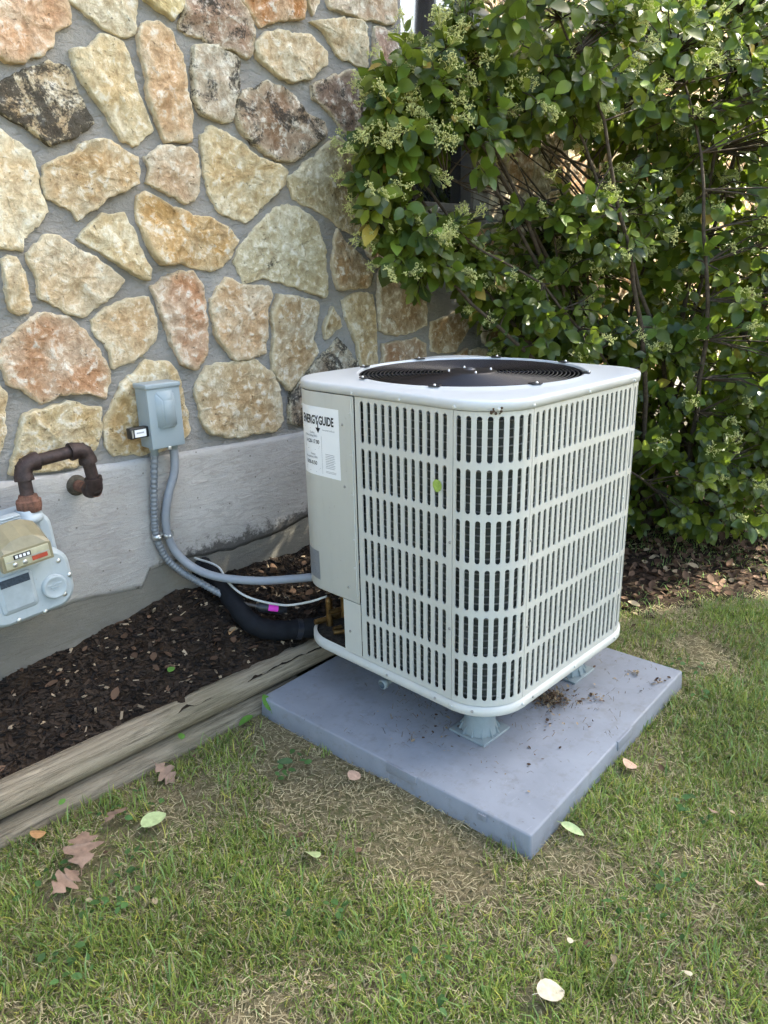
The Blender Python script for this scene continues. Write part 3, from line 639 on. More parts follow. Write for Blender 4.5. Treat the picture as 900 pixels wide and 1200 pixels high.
for k in range(4):
    a = rad(45+8+90*k); link('bolt', sm, None, guard, (CX+.066*math.cos(a), CY+.066*math.sin(a), Z1+.034)).scale = (.7, .7, .9)
cl = MB().box((-.016, -.010, 0), (.016, .012, .0035), .001).mesh('clip'); cl.materials.append(BLACKW)
for k in range(8):
    a = rad(22.5+45*k); q = Vector((CX+(RF+.004)*math.cos(a), CY+(RF+.004)*math.sin(a), Z1+.0365))
    link('guard_clip', cl, None, guard, q, (0, 0, a-math.pi/2)); link('screw', sm, None, lid, q+Vector((.007*math.cos(a), .007*math.sin(a), .002))).scale = (.8, .8, .7)
# fan below
fan = MB().lathe([(0, -.02), (.06, -.02), (.075, -.05), (.075, -.20), (0, -.20)], (CX, CY, Z1), n=28).build('fan_motor', BLADE, ac)
for k in range(3):
    mb = MB(); V = []; n = 10; b = rad(20+120*k)
    for i in range(7):
        r = .07+.255*i/6; wd = rad(50+22*i/6)
        for j in range(n+1):
            a = b+wd*(j/n-.5)+.5*i/6; V.append((CX+r*math.cos(a), CY+r*math.sin(a), Z1-.055-.10*j/n+.01*math.sin(3*j/n)))
    mb.add(V, [(i*(n+1)+j, (i+1)*(n+1)+j, (i+1)*(n+1)+j+1, i*(n+1)+j+1) for i in range(6) for j in range(n)], True); mb.build('fan_blade', BLADE, fan, fix=False)
# screws round the cabinet
wsm = MB().lathe([(0, .0035), (.003, .003), (.0048, .001), (.005, -.001)], axis='Y', n=10).mesh('cabinet_screw'); wsm.materials.append(PAINT)
dsm = MB().lathe([(0, .003), (.0026, .0025), (.0042, .001), (.0045, -.001)], axis='Y', n=10).mesh('dark_screw'); dsm.materials.append(plain('dull screw', (.34, .33, .31), .45, .5, .6))
def screw(s, z, off, me=wsm):
    x, y = peri(s, off); x2, y2 = peri(s, off+.01); link('screw', me, None, ac, (x, y, z), (0, 0, math.atan2(y2-y, x2-x)+math.pi/2))
for s, z in [(STOT-.006, 1.079), (.175, 1.079), (.36, 1.079), (.57, 1.079), (.84, 1.079), (1.10, 1.079), (.47, 1.078)]: screw(s, z, .0046)
for s in (.03, .36, .57, 1.10, .85): screw(s, Z0-.014, .0068)
for s in (.11, .30, .42, .62): screw(s, Z0-.014, .0068, dsm)
for z in (1.02, .90, .78, .64, .55): screw(STOT-.017, z, .0035)
for z in (.985, .80, .48, .33): screw(STOT-.050, z, .0035, dsm)
for z in (.72, .47): screw(.346, z, .0, dsm); screw(.586, z, .0, dsm); screw(1.094, z, .0)
# bird dropping / rust smear on the lid's front edge
mb = MB()
for k in range(9):
    x, y = peri(.4655+R_.uniform(-.014, .014), .0056); z = Z1+R_.uniform(-.006, .012)
    mb.lathe([(0, .0016), (.002, .0012), (R_.uniform(.002, .004), 0)], (0, 0, 0), 'Y', 7); d = Vector((x-RC, y-RC, 0)).normalized(); a = math.atan2(d.y, d.x)+math.pi/2
    n = 21
    for i in range(len(mb.v)-n, len(mb.v)): q = mb.v[i]; mb.v[i] = (x+q[0]*math.cos(a)-q[1]*math.sin(a), y+q[0]*math.sin(a)+q[1]*math.cos(a), z+q[2])
mb.build('dirt_smear', plain('dried dirt', (.07, .045, .03), .9), ac, fix=False)
# energy label, lettering raised a hair above the paper; u runs along the outline, v upward
LS0, LS1, LZ0, LZ1 = STOT-.250, STOT-.064, .816, 1.026
def onskin(u, v, o): x, y = peri(LS0+u, .003+o); return (x, y, LZ0+v)
def sheet(u0, u1, v0, v1, o, name, mt, parent):
    mb = MB(); V = []; n = 16
    for k in range(n+1): V += [onskin(u0+(u1-u0)*k/n, v0, o), onskin(u0+(u1-u0)*k/n, v1, o)]
    mb.add(V, [(2*k, 2*k+2, 2*k+3, 2*k+1) for k in range(n)], True); return mb.build(name, mt, parent, fix=False)
LW, LH = LS1-LS0, LZ1-LZ0
lab = sheet(0, LW, 0, LH, .0006, 'energy_label', LBLW, cover)
def letters(body, u, v, size, mt, bold=0., xs=1., name='lettering'):
    V, F = text_mesh(body, size, bold, xs); mb = MB().add([onskin(u+p[0], v+p[1], .0011) for p in V], F); return mb.build(name, mt, lab, fix=False)
letters('ENERGY', .014, .158, .036, INK, .0012, .60); letters('GUIDE', .0975, .158, .036, INK, .0012, .62)
mb = MB(); mb.add([onskin(*p, .0012) for p in ((.0915, .168), (.0955, .168), (.0955, .142), (.0915, .142))], [(0, 1, 2, 3)]); mb.add([onskin(*p, .0012) for p in ((.083, .147), (.104, .147), (.0935, .131))], [(0, 1, 2)]); mb.build('arrow', INK, lab, fix=False)
letters('14.20-17.00', .030, .098, .0165, INK, .0003, .85); letters('8.00-8.50', .030, .032, .0165, INK, .0003, .85)
letters('Efficiency Rating (SEER)', .028, .118, .0085, INKG, .0002, .75); letters('Heating Rating (HSPF)', .028, .052, .0085, INKG, .0002, .75); letters('Cooling', .055, .128, .0085, INKG, .0002, .8); letters('Heating', .055, .062, .0085, INKG, .0002, .8)
letters('Central Air Conditioner', .112, .141, .0075, INKG, .0001, .75)
mb = MB()
for k in range(9): v = .070-.0052*k+.0; mb.add([onskin(*p, .0010) for p in ((.122, v), (.122+R_.uniform(.034, .046), v), (.160, v+.0017), (.122, v+.0017))], [(0, 1, 2, 3)])
for u0, u1, v in ((.026, .098, .089), (.026, .094, .084), (.040, .078, .078), (.026, .098, .022), (.026, .092, .017), (.045, .080, .010), (.122, .166, .018), (.122, .166, .014), (.02, .06, .142)): mb.add([onskin(*p, .0010) for p in ((u0, v), (u1, v), (u1, v+.0014), (u0, v+.0014))], [(0, 1, 2, 3)])
for u in (.024, .106): mb.add([onskin(*p, .0010) for p in ((u, .008), (u+.0010, .008), (u+.0010, .124), (u, .124))], [(0, 1, 2, 3)])
mb.build('fine_print', INKG, lab, fix=False)
LS0, LZ0 = STOT-.262, .468
plate = sheet(.0, .082, 0, .097, .0006, 'rating_plate', LBLG, cover)
mb = MB()
for k in range(11): mb.add([onskin(*p, .0010) for p in ((.008, .010+.0075*k), (.008+R_.uniform(.03, .066), .010+.0075*k), (.060, .0125+.0075*k), (.008, .0125+.0075*k))], [(0, 1, 2, 3)])
mb.build('plate_print', plain('plate print', (.10, .10, .11), .6), plate, fix=False)
# brass service valves and line stubs in the recess
vy = .745
for nm, x, y, z in (('service_valve', .10, .76, .285), ('service_valve', .115, .70, .335)):
    mb = MB(); mb.tube([(x, y, z-.045), (x, y, z+.05)], .012, 12); mb.tube([(x-.05, y+.02, z-.02), (x+.06, y-.01, z-.02)], .0095, 12); mb.lathe([(0, .062), (.010, .060), (.013, .045), (.013, .035)], (x, y, z), n=6); mb.build(nm, BRASS, ac)
mb = MB(); mb.tube([(.045, .68, .262), (.075, .66, .262)], .008, 10); mb.tube([(.06, .70, .262), (.09, .69, .262)], .008, 10); mb.build('flare_nuts', BRASS, ac)
# the four risers under the base pan
RIS = plain('riser plastic', (.25, .295, .31), .42, .4, 0, .06)
rm = MB(); rm.box((-.066, -.066, 0), (.066, .066, .008), .002)
plate_m = rm.mesh('riser_plate'); plate_m.materials.append(RIS)
rm = MB().lathe([(.056, .0075), (.052, .020), (.045, .06), (.041, .11), (.040, .152), (.0, .153)], n=28); cone_m = rm.mesh('riser_cone'); cone_m.materials.append(RIS)
rm = MB()
for k in range(12):
    a = 2*math.pi*k/12+.26; ca, sa = math.cos(a), math.sin(a); q = min(.062/abs(ca), .062/abs(sa), .064); w = .0016
    rm.add([(.050*ca+sx*w*-sa, .050*sa+sx*w*ca, z) for sx in (-1, 1) for z in (.007, .034)]+[(q*ca+sx*w*-sa, q*sa+sx*w*ca, z) for sx in (-1, 1) for z in (.007, .010)], [(0, 4, 5, 1), (2, 3, 7, 6), (1, 5, 7, 3), (4, 6, 7, 5)])
rib_m = rm.mesh('ribs'); rib_m.materials.append(RIS)
for (x, y), lb in zip(((.168, .165), (.655, .150), (.27, .70), (.66, .66)), ('grey-green ribbed plastic riser under the front corner of the condenser', 'grey-green ribbed plastic riser under the right end of the condenser', 'grey-green plastic riser under the condenser beside the timber', 'grey-green plastic riser under the far corner of the condenser')):
    e = empty('riser_foot', (x, y, .0605), lb, 'riser', 'risers under the condenser'); link('base_plate', plate_m, None, e); link('cone', cone_m, None, e); link('ribs', rib_m, None, e)
# capped drain stub poking out under the pan
e = empty('drain_stub', (.075, .42, .175), 'grey open pipe stub under the condenser beside the slotted left side', 'pipe')
MB().tube([(0.06, .02, 0), (-.045, .015, -.002)], .011, 14, False).build('pipe', RIS, e); MB().lathe([(.009, .010), (.013, .012), (.016, .008), (.016, -.006), (.012, -.008)], (-.048, .015, -.002), 'X', 16).build('collar', RIS, e)
MB().tube([(.0, .20, .012), (.0, -.02, .010)], .004, 6).build('rod', RIS, e)

# ------------------------------------------------------------------ the pad
g = G('grey plastic pad', .55, .35); c = g.coord(); n = g.noise(c, 5, 5, .6, .4); n2 = g.noise(c, 26, 6, .7); n3 = g.noise(c, 300, 2)
k = g.mix(g.ramp(n, .3, .7), (.205, .218, .250), (.265, .282, .322)); k = g.mix(g.ramp(n2, .52, .72, 0, .42), k, (.15, .135, .12)); k = g.mix(g.ramp(g.noise(c, 2.4, 5, .7), .56, .72, 0, .4), k, (.16, .145, .125)); k = g.mix(g.ramp(g.noise(c, 60, 3), .68, .74, 0, .55), k, (.07, .05, .035)); k = g.mix(g.ramp(g.noise(g.scale(c, (3, 14, 3)), 5, 5, .7, 1.5), .62, .70, 0, .35), k, (.36, .37, .41))
g.color(k).bump(n3, .06, .002).bump(n, .1, .01); PADM = g.m
pad = empty('equipment_pad', (-.110, -.203, 0), 'grey plastic equipment pad on the lawn under the condenser', 'pad', rot=(0, 0, .0578))
PW, PD = 1.03, 1.02
bm = bmesh.new(); bmesh.ops.create_cube(bm, size=1)
for v in bm.verts: v.co = Vector((PW/2+v.co.x*(PW+(.010 if v.co.z < 0 else 0)), PD/2+v.co.y*(PD+(.010 if v.co.z < 0 else 0)), .019+v.co.z*.083))
bmesh.ops.bevel(bm, geom=bm.edges[:], offset=.006, segments=3, affect='EDGES', profile=.5)
me = bpy.data.meshes.new('slab'); bm.to_mesh(me); bm.free(); me.polygons.foreach_set('use_smooth', [True]*len(me.polygons)); link('slab', me, PADM, pad)
# shallow moulded notches along the rim
for a, b in (((-.0045, .36, .030), (.004, .47, .0612)), ((.50, -.0045, .030), (.60, .004, .0612)), ((-.0055, .13, .034), (.001, .155, .052))):
    MB().box(a, b, .0015).build('rim_notch', PADM, pad)

# ------------------------------------------------------------------ electrical disconnect
GBOX = m_paint('grey enamel', (.30, .355, .385), .35, .06)
BOX = empty('disconnect_box', (-.178, 1.292, .965), 'grey metal electrical disconnect box on the stone wall', 'electrical box', rot=(0, 0, 0))
MB().box((-.060, -.070, -.108), (.058, .0, .100), .003).build('body', GBOX, BOX)
dr = MB().box((-.0615, -.079, -.110), (.0595, -.0705, .096), .0025).build('door', GBOX, BOX)
V = [(-.034, -.0792, -.045), (.036, -.0792, -.045), (.036, -.0792, .078), (-.034, -.0792, .078), (-.020, -.101, -.036), (.026, -.101, -.036), (.024, -.101, .050), (-.018, -.101, .050)]
mb = MB(); bm = bmesh.new(); vv = [bm.verts.new(p) for p in V]
for f in ((4, 5, 6, 7), (0, 1, 5, 4), (1, 2, 6, 5), (2, 3, 7, 6), (3, 0, 4, 7)): bm.faces.new([vv[i] for i in f])
bmesh.ops.bevel(bm, geom=[e for e in bm.edges if len(e.link_faces) == 2], offset=.006, segments=3, affect='EDGES'); bmesh.ops.recalc_face_normals(bm, faces=bm.faces[:])
me = bpy.data.meshes.new('embossed_panel'); bm.to_mesh(me); bm.free(); me.polygons.foreach_set('use_smooth', [True]*len(me.polygons)); link('embossed_panel', me, GBOX, dr)
MB().box((-.066, -.084, .088), (.062, .0, .104), .004).build('rain_hood', GBOX, BOX)
MB().box((-.006, -.082, -.120), (.006, -.070, -.107), .002).build('hasp', STEEL, BOX)
md = MB().box((-.128, -.066, -.066), (-.062, -.040, -.030), .004).build('side_module', plain('black plastic', (.012, .012, .013), .35, .5), BOX); MB().box((-.112, -.0672, -.061), (-.072, -.0662, -.037)).build('label', LBLW, md); MB().box((-.106, -.0678, -.050), (-.080, -.0674, -.045)).build('print', INKG, md); MB().box((-.122, -.0675, -.062), (-.117, -.0662, -.036)).build('stripe', STEEL, md)
for x in (-.034, .040): MB().lathe([(.0, .0), (.016, .0), (.016, -.010), (.013, -.012), (.013, -.030), (.0, -.031)], (x, -.035, -.109), n=18).build('conduit_fitting', GBOX, BOX)
# conduits
GCON = plain('grey conduit', (.27, .29, .325), .42, .4, 0, .05); FLEX = plain('flexible conduit', (.22, .24, .265), .4, .45, .2, .1, 80)
p = spline([(-.138, 1.257, .835), (-.145, 1.257, .76), (-.175, 1.262, .68), (-.193, 1.268, .60), (-.191, 1.268, .53), (-.174, 1.26, .468), (-.139, 1.22, .41), (-.094, 1.13, .381), (-.009, 1.02, .370), (.08, .94, .370), (.15, .885, .372), (.24, .84, .372), (.26, .80, .372)], 8)
cr = empty('grey_conduit', (-.138, 1.29, .83), 'thick smooth grey conduit curving from the disconnect box to the condenser', 'conduit'); MB().tube([q-cr.location for q in p], .0148, 14).build('tube', GCON, cr)
p = spline([(-.212, 1.257, .835), (-.222, 1.268, .72), (-.231, 1.274, .62), (-.233, 1.275, .54), (-.210, 1.27, .454), (-.165, 1.25, .39), (-.134, 1.22, .359), (-.100, 1.165, .325), (-.062, 1.10, .288)], 26)
clf = empty('ribbed_conduit', (-.212, 1.29, .83), 'thinner ribbed grey conduit left of the thick one, running down the foundation', 'conduit'); MB().tube([q-clf.location for q in p], [.0112+.0020*((i//2) % 2) for i in range(len(p))], 12).build('tube', FLEX, clf)
for par, x, z, r in ((cr, -.192, .532, .0175), (clf, -.232, .536, .0155)):
    o = par.location; MB().lathe([(r-.002, -.009), (r, -.009), (r, .009), (r-.002, .009)], (x-o.x, 1.272-o.y, z-o.z), n=18).build('strap', STEEL, par); MB().box((x-o.x+(r-.002), 1.278-o.y, z-o.z-.008), (x-o.x+r+.014, 1.292-o.y, z-o.z+.008), .001).build('strap_tab', STEEL, par); MB().lathe([(0, .007), (.004, .006), (.006, 0)], (x-o.x, 1.256-o.y, z-o.z), 'Y', 10).build('strap_bolt', STEEL, par)
# insulated refrigerant lines
FOAM = plain('black foam', (.006, .007, .010), .75, .25, 0, .2, 40, .15)
p = spline([(-.055, 1.31, .365), (-.045, 1.22, .335), (-.062, 1.10, .290), (-.064, 1.0, .238), (-.020, .945, .207), (.065, .905, .190), (.13, .86, .192), (.155, .80, .215)], 8)
ls = empty('insulated_line', (-.055, 1.30, .36), 'black foam insulated refrigerant line from the wall to the condenser valves', 'pipe'); MB().tube([q-ls.location for q in p], [.035+.0014*math.sin(i*1.3) for i in range(len(p))], 16).build('foam_sleeve', FOAM, ls)
q0 = Vector((.072, .902, .1895))-ls.location; MB().tube([q0-Vector((.009, -.004, -.003)), q0+Vector((.009, -.004, -.003))], .0375, 16).build('tape_band', plain('black tape', (.02, .022, .03), .3, .5), ls)
MB().tube([Vector((-.056, 1.296, .362))-ls.location, Vector((-.055, 1.276, .357))-ls.location], [.043, .038], 16).build('wall_sleeve', FOAM, ls)
p = spline([(-.052, 1.30, .385), (-.030, 1.20, .352), (-.066, 1.12, .322), (-.060, 1.06, .296), (-.025, 1.0, .282)], 8)
th = empty('liquid_line', (-.05, 1.30, .385), 'thin dark line ending in a black coupler with a pink tag', 'pipe'); MB().tube([q-th.location for q in p], .006, 10).build('tube', plain('dark copper', (.10, .085, .075), .5, .4, .3), th)
a, b = Vector((-.030, 1.004, .284))-th.location, Vector((.062, .95, .254))-th.location
MB().tube([a, a.lerp(b, .08), a.lerp(b, .12), a.lerp(b, .85), a.lerp(b, .9), b], [.009, .012, .0195, .0195, .014, .012], 16).build('coupler', plain('coupler black', (.02, .021, .025), .35, .5), th)
mb = MB(); d = (b-a).normalized(); u = d.cross(Vector((0, 0, 1))).normalized(); w = u.cross(d); V = []
for i in range(9):
    an = rad(-10+130*i/8); off = (u*math.cos(an)+w*math.sin(an))*.0201
    for t in (.38, .70): V.append(a.lerp(b, t)+off)
mb.add(V, [(2*i, 2*i+2, 2*i+3, 2*i+1) for i in range(8)], True); mb.build('pink_tag', plain('hot pink paper', (.72, .05, .50), .5, .3, 0, .02), th)
p = spline([(-.078, 1.30, .405), (-.047, 1.20, .388), (-.058, 1.12, .350), (-.051, 1.02, .322), (.027, .93, .291), (.078, .85, .308), (.118, .79, .335)], 8)
tag(MB().tube(p, .0042, 8).build('thermostat_wire', plain('off white wire', (.55, .55, .52), .5)), 'thin off-white wire sagging from the conduits to the condenser', 'wire')

# ------------------------------------------------------------------ gas meter and its pipe
IRON = plain('rusty iron pipe', (.045, .028, .026), .55, .4, .2, .35, 45, .4); RUST = plain('rusted union', (.17, .085, .06), .75, .25, 0, .35, 50, .4)
gp = empty('gas_pipe', (-.68, 1.155, .78), 'dark brown threaded iron gas pipe looping from the meter into the foundation', 'pipe'); O = gp.location
yv = 1.155; A, B, Cc, D_, E_ = Vector((-.683, 1.135, .772)), Vector((-.678, yv, .902)), Vector((-.492, yv, .916)), Vector((-.474, yv, .778)), Vector((-.474, 1.31, .772))
for a, b in ((A, B), (B, Cc), (Cc, D_)): MB().tube([a-O, b-O], .0185, 16).build('pipe', IRON, gp)
MB().tube([D_-O, E_-O], .0185, 16).build('pipe', RUST, gp)
def elbow(pt, d0, d1, mt=IRON):
    d0, d1 = Vector(d0).normalized(), Vector(d1).normalized(); r = .034; pts = []
    for i in range(9):
        t = i/8; pts.append(pt-O+d0*r*(1-t)**2+d1*r*t**2)
    rr = [.0268]+[.0242]*7+[.0268]
    mb = MB().tube([pts[0]+d0*.012]+pts+[pts[-1]+d1*.012], [.0268]+rr+[.0268], 18); mb.build('elbow', mt, gp)
elbow(B, A-B, Cc-B); elbow(Cc, B-Cc, D_-Cc); elbow(D_, Cc-D_, E_-D_)
MB().tube([A-O+Vector((0, 0, .000)), A-O+Vector((0, 0, .012)), A-O+Vector((0, 0, .030)), A-O+Vector((0, 0, .034)), A-O+Vector((0, 0, .046))], [.033, .036, .036, .030, .026], 8, True, False).build('union_nut', RUST, gp)
MB().lathe([(.0, .010), (.020, .012), (.030, .007), (.036, -.006)], (E_.x-O.x, 1.292-O.y, E_.z-O.z), 'Y', 20).build('mortar_collar', plain('collar grime', (.10, .085, .065), .9, .2, 0, .3, 60, .5), gp)
MET = m_paint('meter grey', (.40, .455, .49), .5, .3); TAN = plain('tan index cover', (.25, .22, .14), .35, .5, 0, .08)
gm = empty('gas_meter', (-.745, 1.135, .60), 'pale blue grey gas meter with tan index cover at the left edge', 'gas meter', rot=(0, rad(-4), 0))
def rbox(a, b, r, seg, name, mt, par):
    """box whose edges along y are well rounded"""
    (x0, y0, z0), (x1, y1, z1) = a, b; L = []
    for cx, cz, t0 in ((x1-r, z1-r, 0), (x0+r, z1-r, 90), (x0+r, z0+r, 180), (x1-r, z0+r, 270)):
        for i in range(seg+1): t = rad(t0+90*i/seg); L.append((cx, cz, math.cos(t), math.sin(t)))
    n = len(L); V = []; ins = min(.012, r*.7); prof = ((r, y1), (r, y0+min(.012, (y1-y0)*.5)), (r-ins*.35, y0+min(.004, (y1-y0)*.2)), (r-ins, y0))
    for rr, y in prof:
        for cx, cz, ca, sa in L: V.append((cx+rr*ca, y, cz+rr*sa))
    mb = MB().add(V, [(j*n+k, j*n+(k+1) % n, (j+1)*n+(k+1) % n, (j+1)*n+k) for j in range(3) for k in range(n)], True); mb.add(V[3*n:], [tuple(range(n))]); mb.add(V[:n], [tuple(range(n))]); return mb.build(name, mt, par)
rbox((-.125, -.02, -.115), (.118, .09, .165), .05, 8, 'rear_case', MET, gm)
cov = rbox((-.130, -.062, -.125), (.126, -.022, .060), .058, 10, 'front_cover', MET, gm)
rbox((-.085, -.058, .055), (.055, -.022, .150), .03, 8, 'valve_cover', MET, gm)
fl = MB(); V = []
for k in range(9):
    a = rad(-150+37*k); x, z = -.002+.116*math.cos(a)*1.02, -.033+.088*math.sin(a)
    link('cover_bolt', sm, None, cov, (x, -.056, z), (rad(90), 0, 0)).scale = (1.5, 1.5, 1.2); MB().lathe([(.0, .004), (.010, .003), (.013, -.03)], (x, -.053, z), 'Y', 12).build('bolt_boss', MET, cov)
# raised frame with nameplate
NPX, NPZ = -.035, -.030
rbox((NPX-.050, -.068, NPZ-.056), (NPX+.050, -.06, NPZ+.056), .012, 4, 'plate_frame', MET, cov)
rbox((NPX-.044, -.0695, NPZ-.050), (NPX+.044, -.062, NPZ+.050), .010, 4, 'nameplate', plain('meter plate', (.42, .48, .53), .45, .4, .2, .06), cov)
MB().box((NPX-.040, -.0715, NPZ+.026), (NPX+.040, -.0690, NPZ+.048)).build('plate_heading', plain('dark heading', (.05, .07, .10), .5, .4, 0, .3, 140), cov)
MB().lathe([(.0, .074), (.026, .074), (.029, .076), (.033, .076), (.036, .070), (.037, .058)], (.066, 0, -.052), 'Y', 28).build('round_cap', MET, cov)
mb = MB()
for z, w in ((-.044, .020), (-.052, .014), (-.060, .008)): mb.box((.066-w, -.0765, z), (.066+w, -.0735, z+.0035))
mb.build('cap_emblem', MET, cov)
# index housing with sloped arched top
mb = MB(); prof = [(-.070, .060), (-.070, .108), (-.058, .126), (-.030, .140), (.0, .145), (.030, .140), (.058, .126), (.070, .108), (.070, .060)]
V = [(x-.004, -.055, z+.028) for x, z in prof]+[(x-.004, -.116, z-.004 if z > .1 else z) for x, z in prof]+[(x*.97-.004, -.126, min(z, .112)-.002) for x, z in prof]
n = len(prof); mb.add(V, [(j*n+k, j*n+(k+1), (j+1)*n+k+1, (j+1)*n+k) for j in range(2) for k in range(n-1)]); mb.add(V[2*n:], [tuple(range(n))]); mb.add([V[0], V[n-1], V[2*n-1], V[n], V[2*n], V[3*n-1]], [(0, 1, 2, 3), (3, 2, 5, 4)])
idx_ = mb.build('index_cover', TAN, gm)
MB().box((-.064, -.1285, .064), (.056, -.1262, .104), .001).build('index_face', plain('index face', (.44, .42, .30), .35, .4), idx_)
ct = MB().box((-.040, -.1298, .088), (.006, -.1287, .101)).build('counter_window', INK, idx_)
for k in range(4): MB().box((-.036+.0105*k, -.1306, .0905), (-.029+.0105*k, -.1300, .0985)).build('counter_digit', LBLW, idx_)
MB().box((.006, -.1298, .070), (.048, -.1287, .082)).build('red_label', plain('red label', (.42, .07, .04), .5), idx_); MB().box((-.062, -.1296, .0845), (.054, -.1287, .0856)).build('face_line', INKG, idx_)
for x in (-.040, -.014): MB().lathe([(0, .1305), (.006, .1302), (.0065, .128)], (x, 0, .0735), 'Y', 14).build('test_dial', STEEL, idx_)
# hubs and top ribs
for x in (.062, -.075):
    MB().lathe([(.030, -.03), (.030, .010), (.041, .014), (.043, .024), (.041, .032), (.030, .038), (.030, .050), (.0, .052)], (x, .0, .125), n=22).build('inlet_hub', MET, gm)
for k in range(4): MB().box((-.07+.0*k, -.045, .156+.006*k-.0), (.03, -.018+.004*k, .160+.006*k), .001).build('top_rib', MET, gm)

# ------------------------------------------------------------------ lawn
PADC, PADS = math.cos(.0578), math.sin(.0578)
def in_pad(x, y, m=0.):
    a = (x+.110)*PADC+(y+.203)*PADS; b = -(x+.110)*PADS+(y+.203)*PADC
    return (a > -m) & (a < PW+m) & (b > -m) & (b < PD+m)
def vnoise(x, y, sc, seed):
    """smooth value noise on numpy arrays"""
    r = np.random.default_rng(seed); T = r.random((64, 64)); X, Y = x*sc+31.7, y*sc+17.3
    i, j = np.floor(X).astype(int), np.floor(Y).astype(int); u, v = X-i, Y-j; u = u*u*(3-2*u); v = v*v*(3-2*v)
    t = lambda a, b: T[a % 64, b % 64]
    return (t(i, j)*(1-u)+t(i+1, j)*u)*(1-v)+(t(i, j+1)*(1-u)+t(i+1, j+1)*u)*v
BARE = [(-.40, .42, .20, .9), (-.15, .25, .16, .8), (-.62, .62, .16, .7), (-.30, .02, .15, .8), (-.05, -.26, .12, .8), (.45, -.27, .16, .7), (.80, -.20, .18, .7), (-.55, .25, .14, .5), (.15, -.62, .2, .35), (1.25, -.05, .25, .8), (1.6, .35, .5, 1.), (-.15, .68, .18, .8)]
def greenness(x, y):
    g_ = .79+1.25*(vnoise(x, y, 3.1, 1)-.5)+.8*(vnoise(x, y, 9, 2)-.5)
    for bx_, by_, r, w in BARE: g_ = g_-w*.75*np.exp(-((x-bx_)**2+(y-by_)**2)/(r*r))
    return np.clip(g_, 0, 1)
def gzv(x, y): return np.array([gz(a, b) for a, b in zip(x, y)])
def scatter(dens, x0, x1, y0, y1, seed):
    r = np.random.default_rng(seed); n = int(dens*(x1-x0)*(y1-y0)); x, y = r.uniform(x0, x1, n), r.uniform(y0, y1, n)
    k = ~in_pad(x, y, .004) & ~((y > .802) & (x < .32)) & (np.hypot(x-CAM_POS.x, y-CAM_POS.y) > .25)
    for lx, ly, lr in ((-.885, .60, .075), (-.965, .55, .06), (-.775, .665, .05), (-.715, .59, .05), (-.435, -.435, .045), (-.49, .18, .03), (.345, -.23, .04)): k &= ~((np.hypot(x-lx, y-ly) < lr) & (r.random(n) < .8))
    x, y = x[k], y[k]; u, v, d = pix(np.stack([x, y, 0*x], 1))
    vis = (d > .1) & (u > -90) & (u < 990) & (v < 1290); k = vis | (r.random(len(x)) < .22); x, y = x[k], y[k]
    return x, y, r
def blades(x, y, z, L, wd, az, lean, col, r, c1=.55, c2=1.35):
    """curved 3-triangle blades"""
    n = len(x); d = np.stack([np.cos(az), np.sin(az), 0*az], 1); s = np.stack([-np.sin(az), np.cos(az), 0*az], 1); b = np.stack([x, y, z], 1)
    h1 = (L*.55*np.cos(lean*c1))[:, None]; o1 = (L*.55*np.sin(lean*c1))[:, None]
    h2 = h1+(L*.45*np.cos(lean*c2))[:, None]; o2 = o1+(L*.45*np.sin(lean*c2))[:, None]; Z = np.array([[0, 0, 1.]])
    w = wd[:, None]; m = b+d*o1+Z*h1; t = b+d*o2+Z*np.maximum(h2, .002)
    V = np.stack([b-s*w*.5, b+s*w*.5, m-s*w*.45, m+s*w*.45, t], 1).reshape(-1, 3)
    i = np.arange(n)[:, None]*5; F = np.concatenate([i+[[0, 1, 3]], i+[[0, 3, 2]], i+[[2, 3, 4]]], 1).reshape(-1, 3)
    return V, F, np.repeat(col, 5, 0)
GRASSM = m_blade('grass blades', .5, .35); STRAWM = m_blade('dry thatch', .8, .15)
x, y, r = scatter(40000, -1.9, 3.0, -1.9, .95, 21); g_ = greenness(x, y); k = (r.random(len(x)) < g_*1.05) & ~((y > .40-.62*(x-1.1)+.25*(vnoise(x, y, 6, 9)-.5)) & (x > .9) & (r.random(len(x)) < .9)); x, y, g_ = x[k], y[k], g_[k]; n = len(x)
tuft = vnoise(x, y, 14, 5); L = .014+.030*r.random(n)**1.5+.020*(tuft > .58)*r.random(n); wd = .0015+.0022*r.random(n)
t = r.random((n, 1)); u = r.random((n, 1)); col = (1-t)*np.array([[.090, .145, .024]])+t*np.array([[.34, .43, .10]]); col = np.where(u > .86, col*np.array([[1.7, 1.25, 1.3]]), col); col = np.where(u < .12, np.array([[.46, .40, .23]])*(.6+.6*t), col)
col *= (.75+.5*vnoise(x, y, 6, 8))[:, None]
V, F, c3 = blades(x, y, gzv(x, y)-.002, L, wd, r.uniform(0, 6.283, n), r.uniform(.3, 1.45, n), col, r, .75, 1.15)
tag(bulk('grass', V, F, GRASSM, col=c3), 'short mown green grass of the lawn round the pad', 'grass', kind='stuff')
x, y, r = scatter(24000, -1.9, 3.0, -1.9, .95, 22); g_ = greenness(x, y); k = (r.random(len(x)) < np.where(g_ < .25, .55, .95-.60*g_)) & ~((x > .9) & (y > .45-.62*(x-1.1))); x, y = x[k], y[k]; n = len(x)
L = .008+.030*r.random(n)**1.5; wd = .0011+.0017*r.random(n); t = r.random((n, 1)); col = (1-t)*np.array([[.17, .125, .065]])+t*np.array([[.60, .52, .31]]); col *= (.65+.7*vnoise(x, y, 7, 12))[:, None]
V, F, c3 = blades(x, y, gzv(x, y)-.001, L, wd, r.uniform(0, 6.283, n), r.uniform(1.25, 1.60, n), col, r, .96, 1.03)
V[:, 2] += np.repeat(r.random(n)*.010, 5)
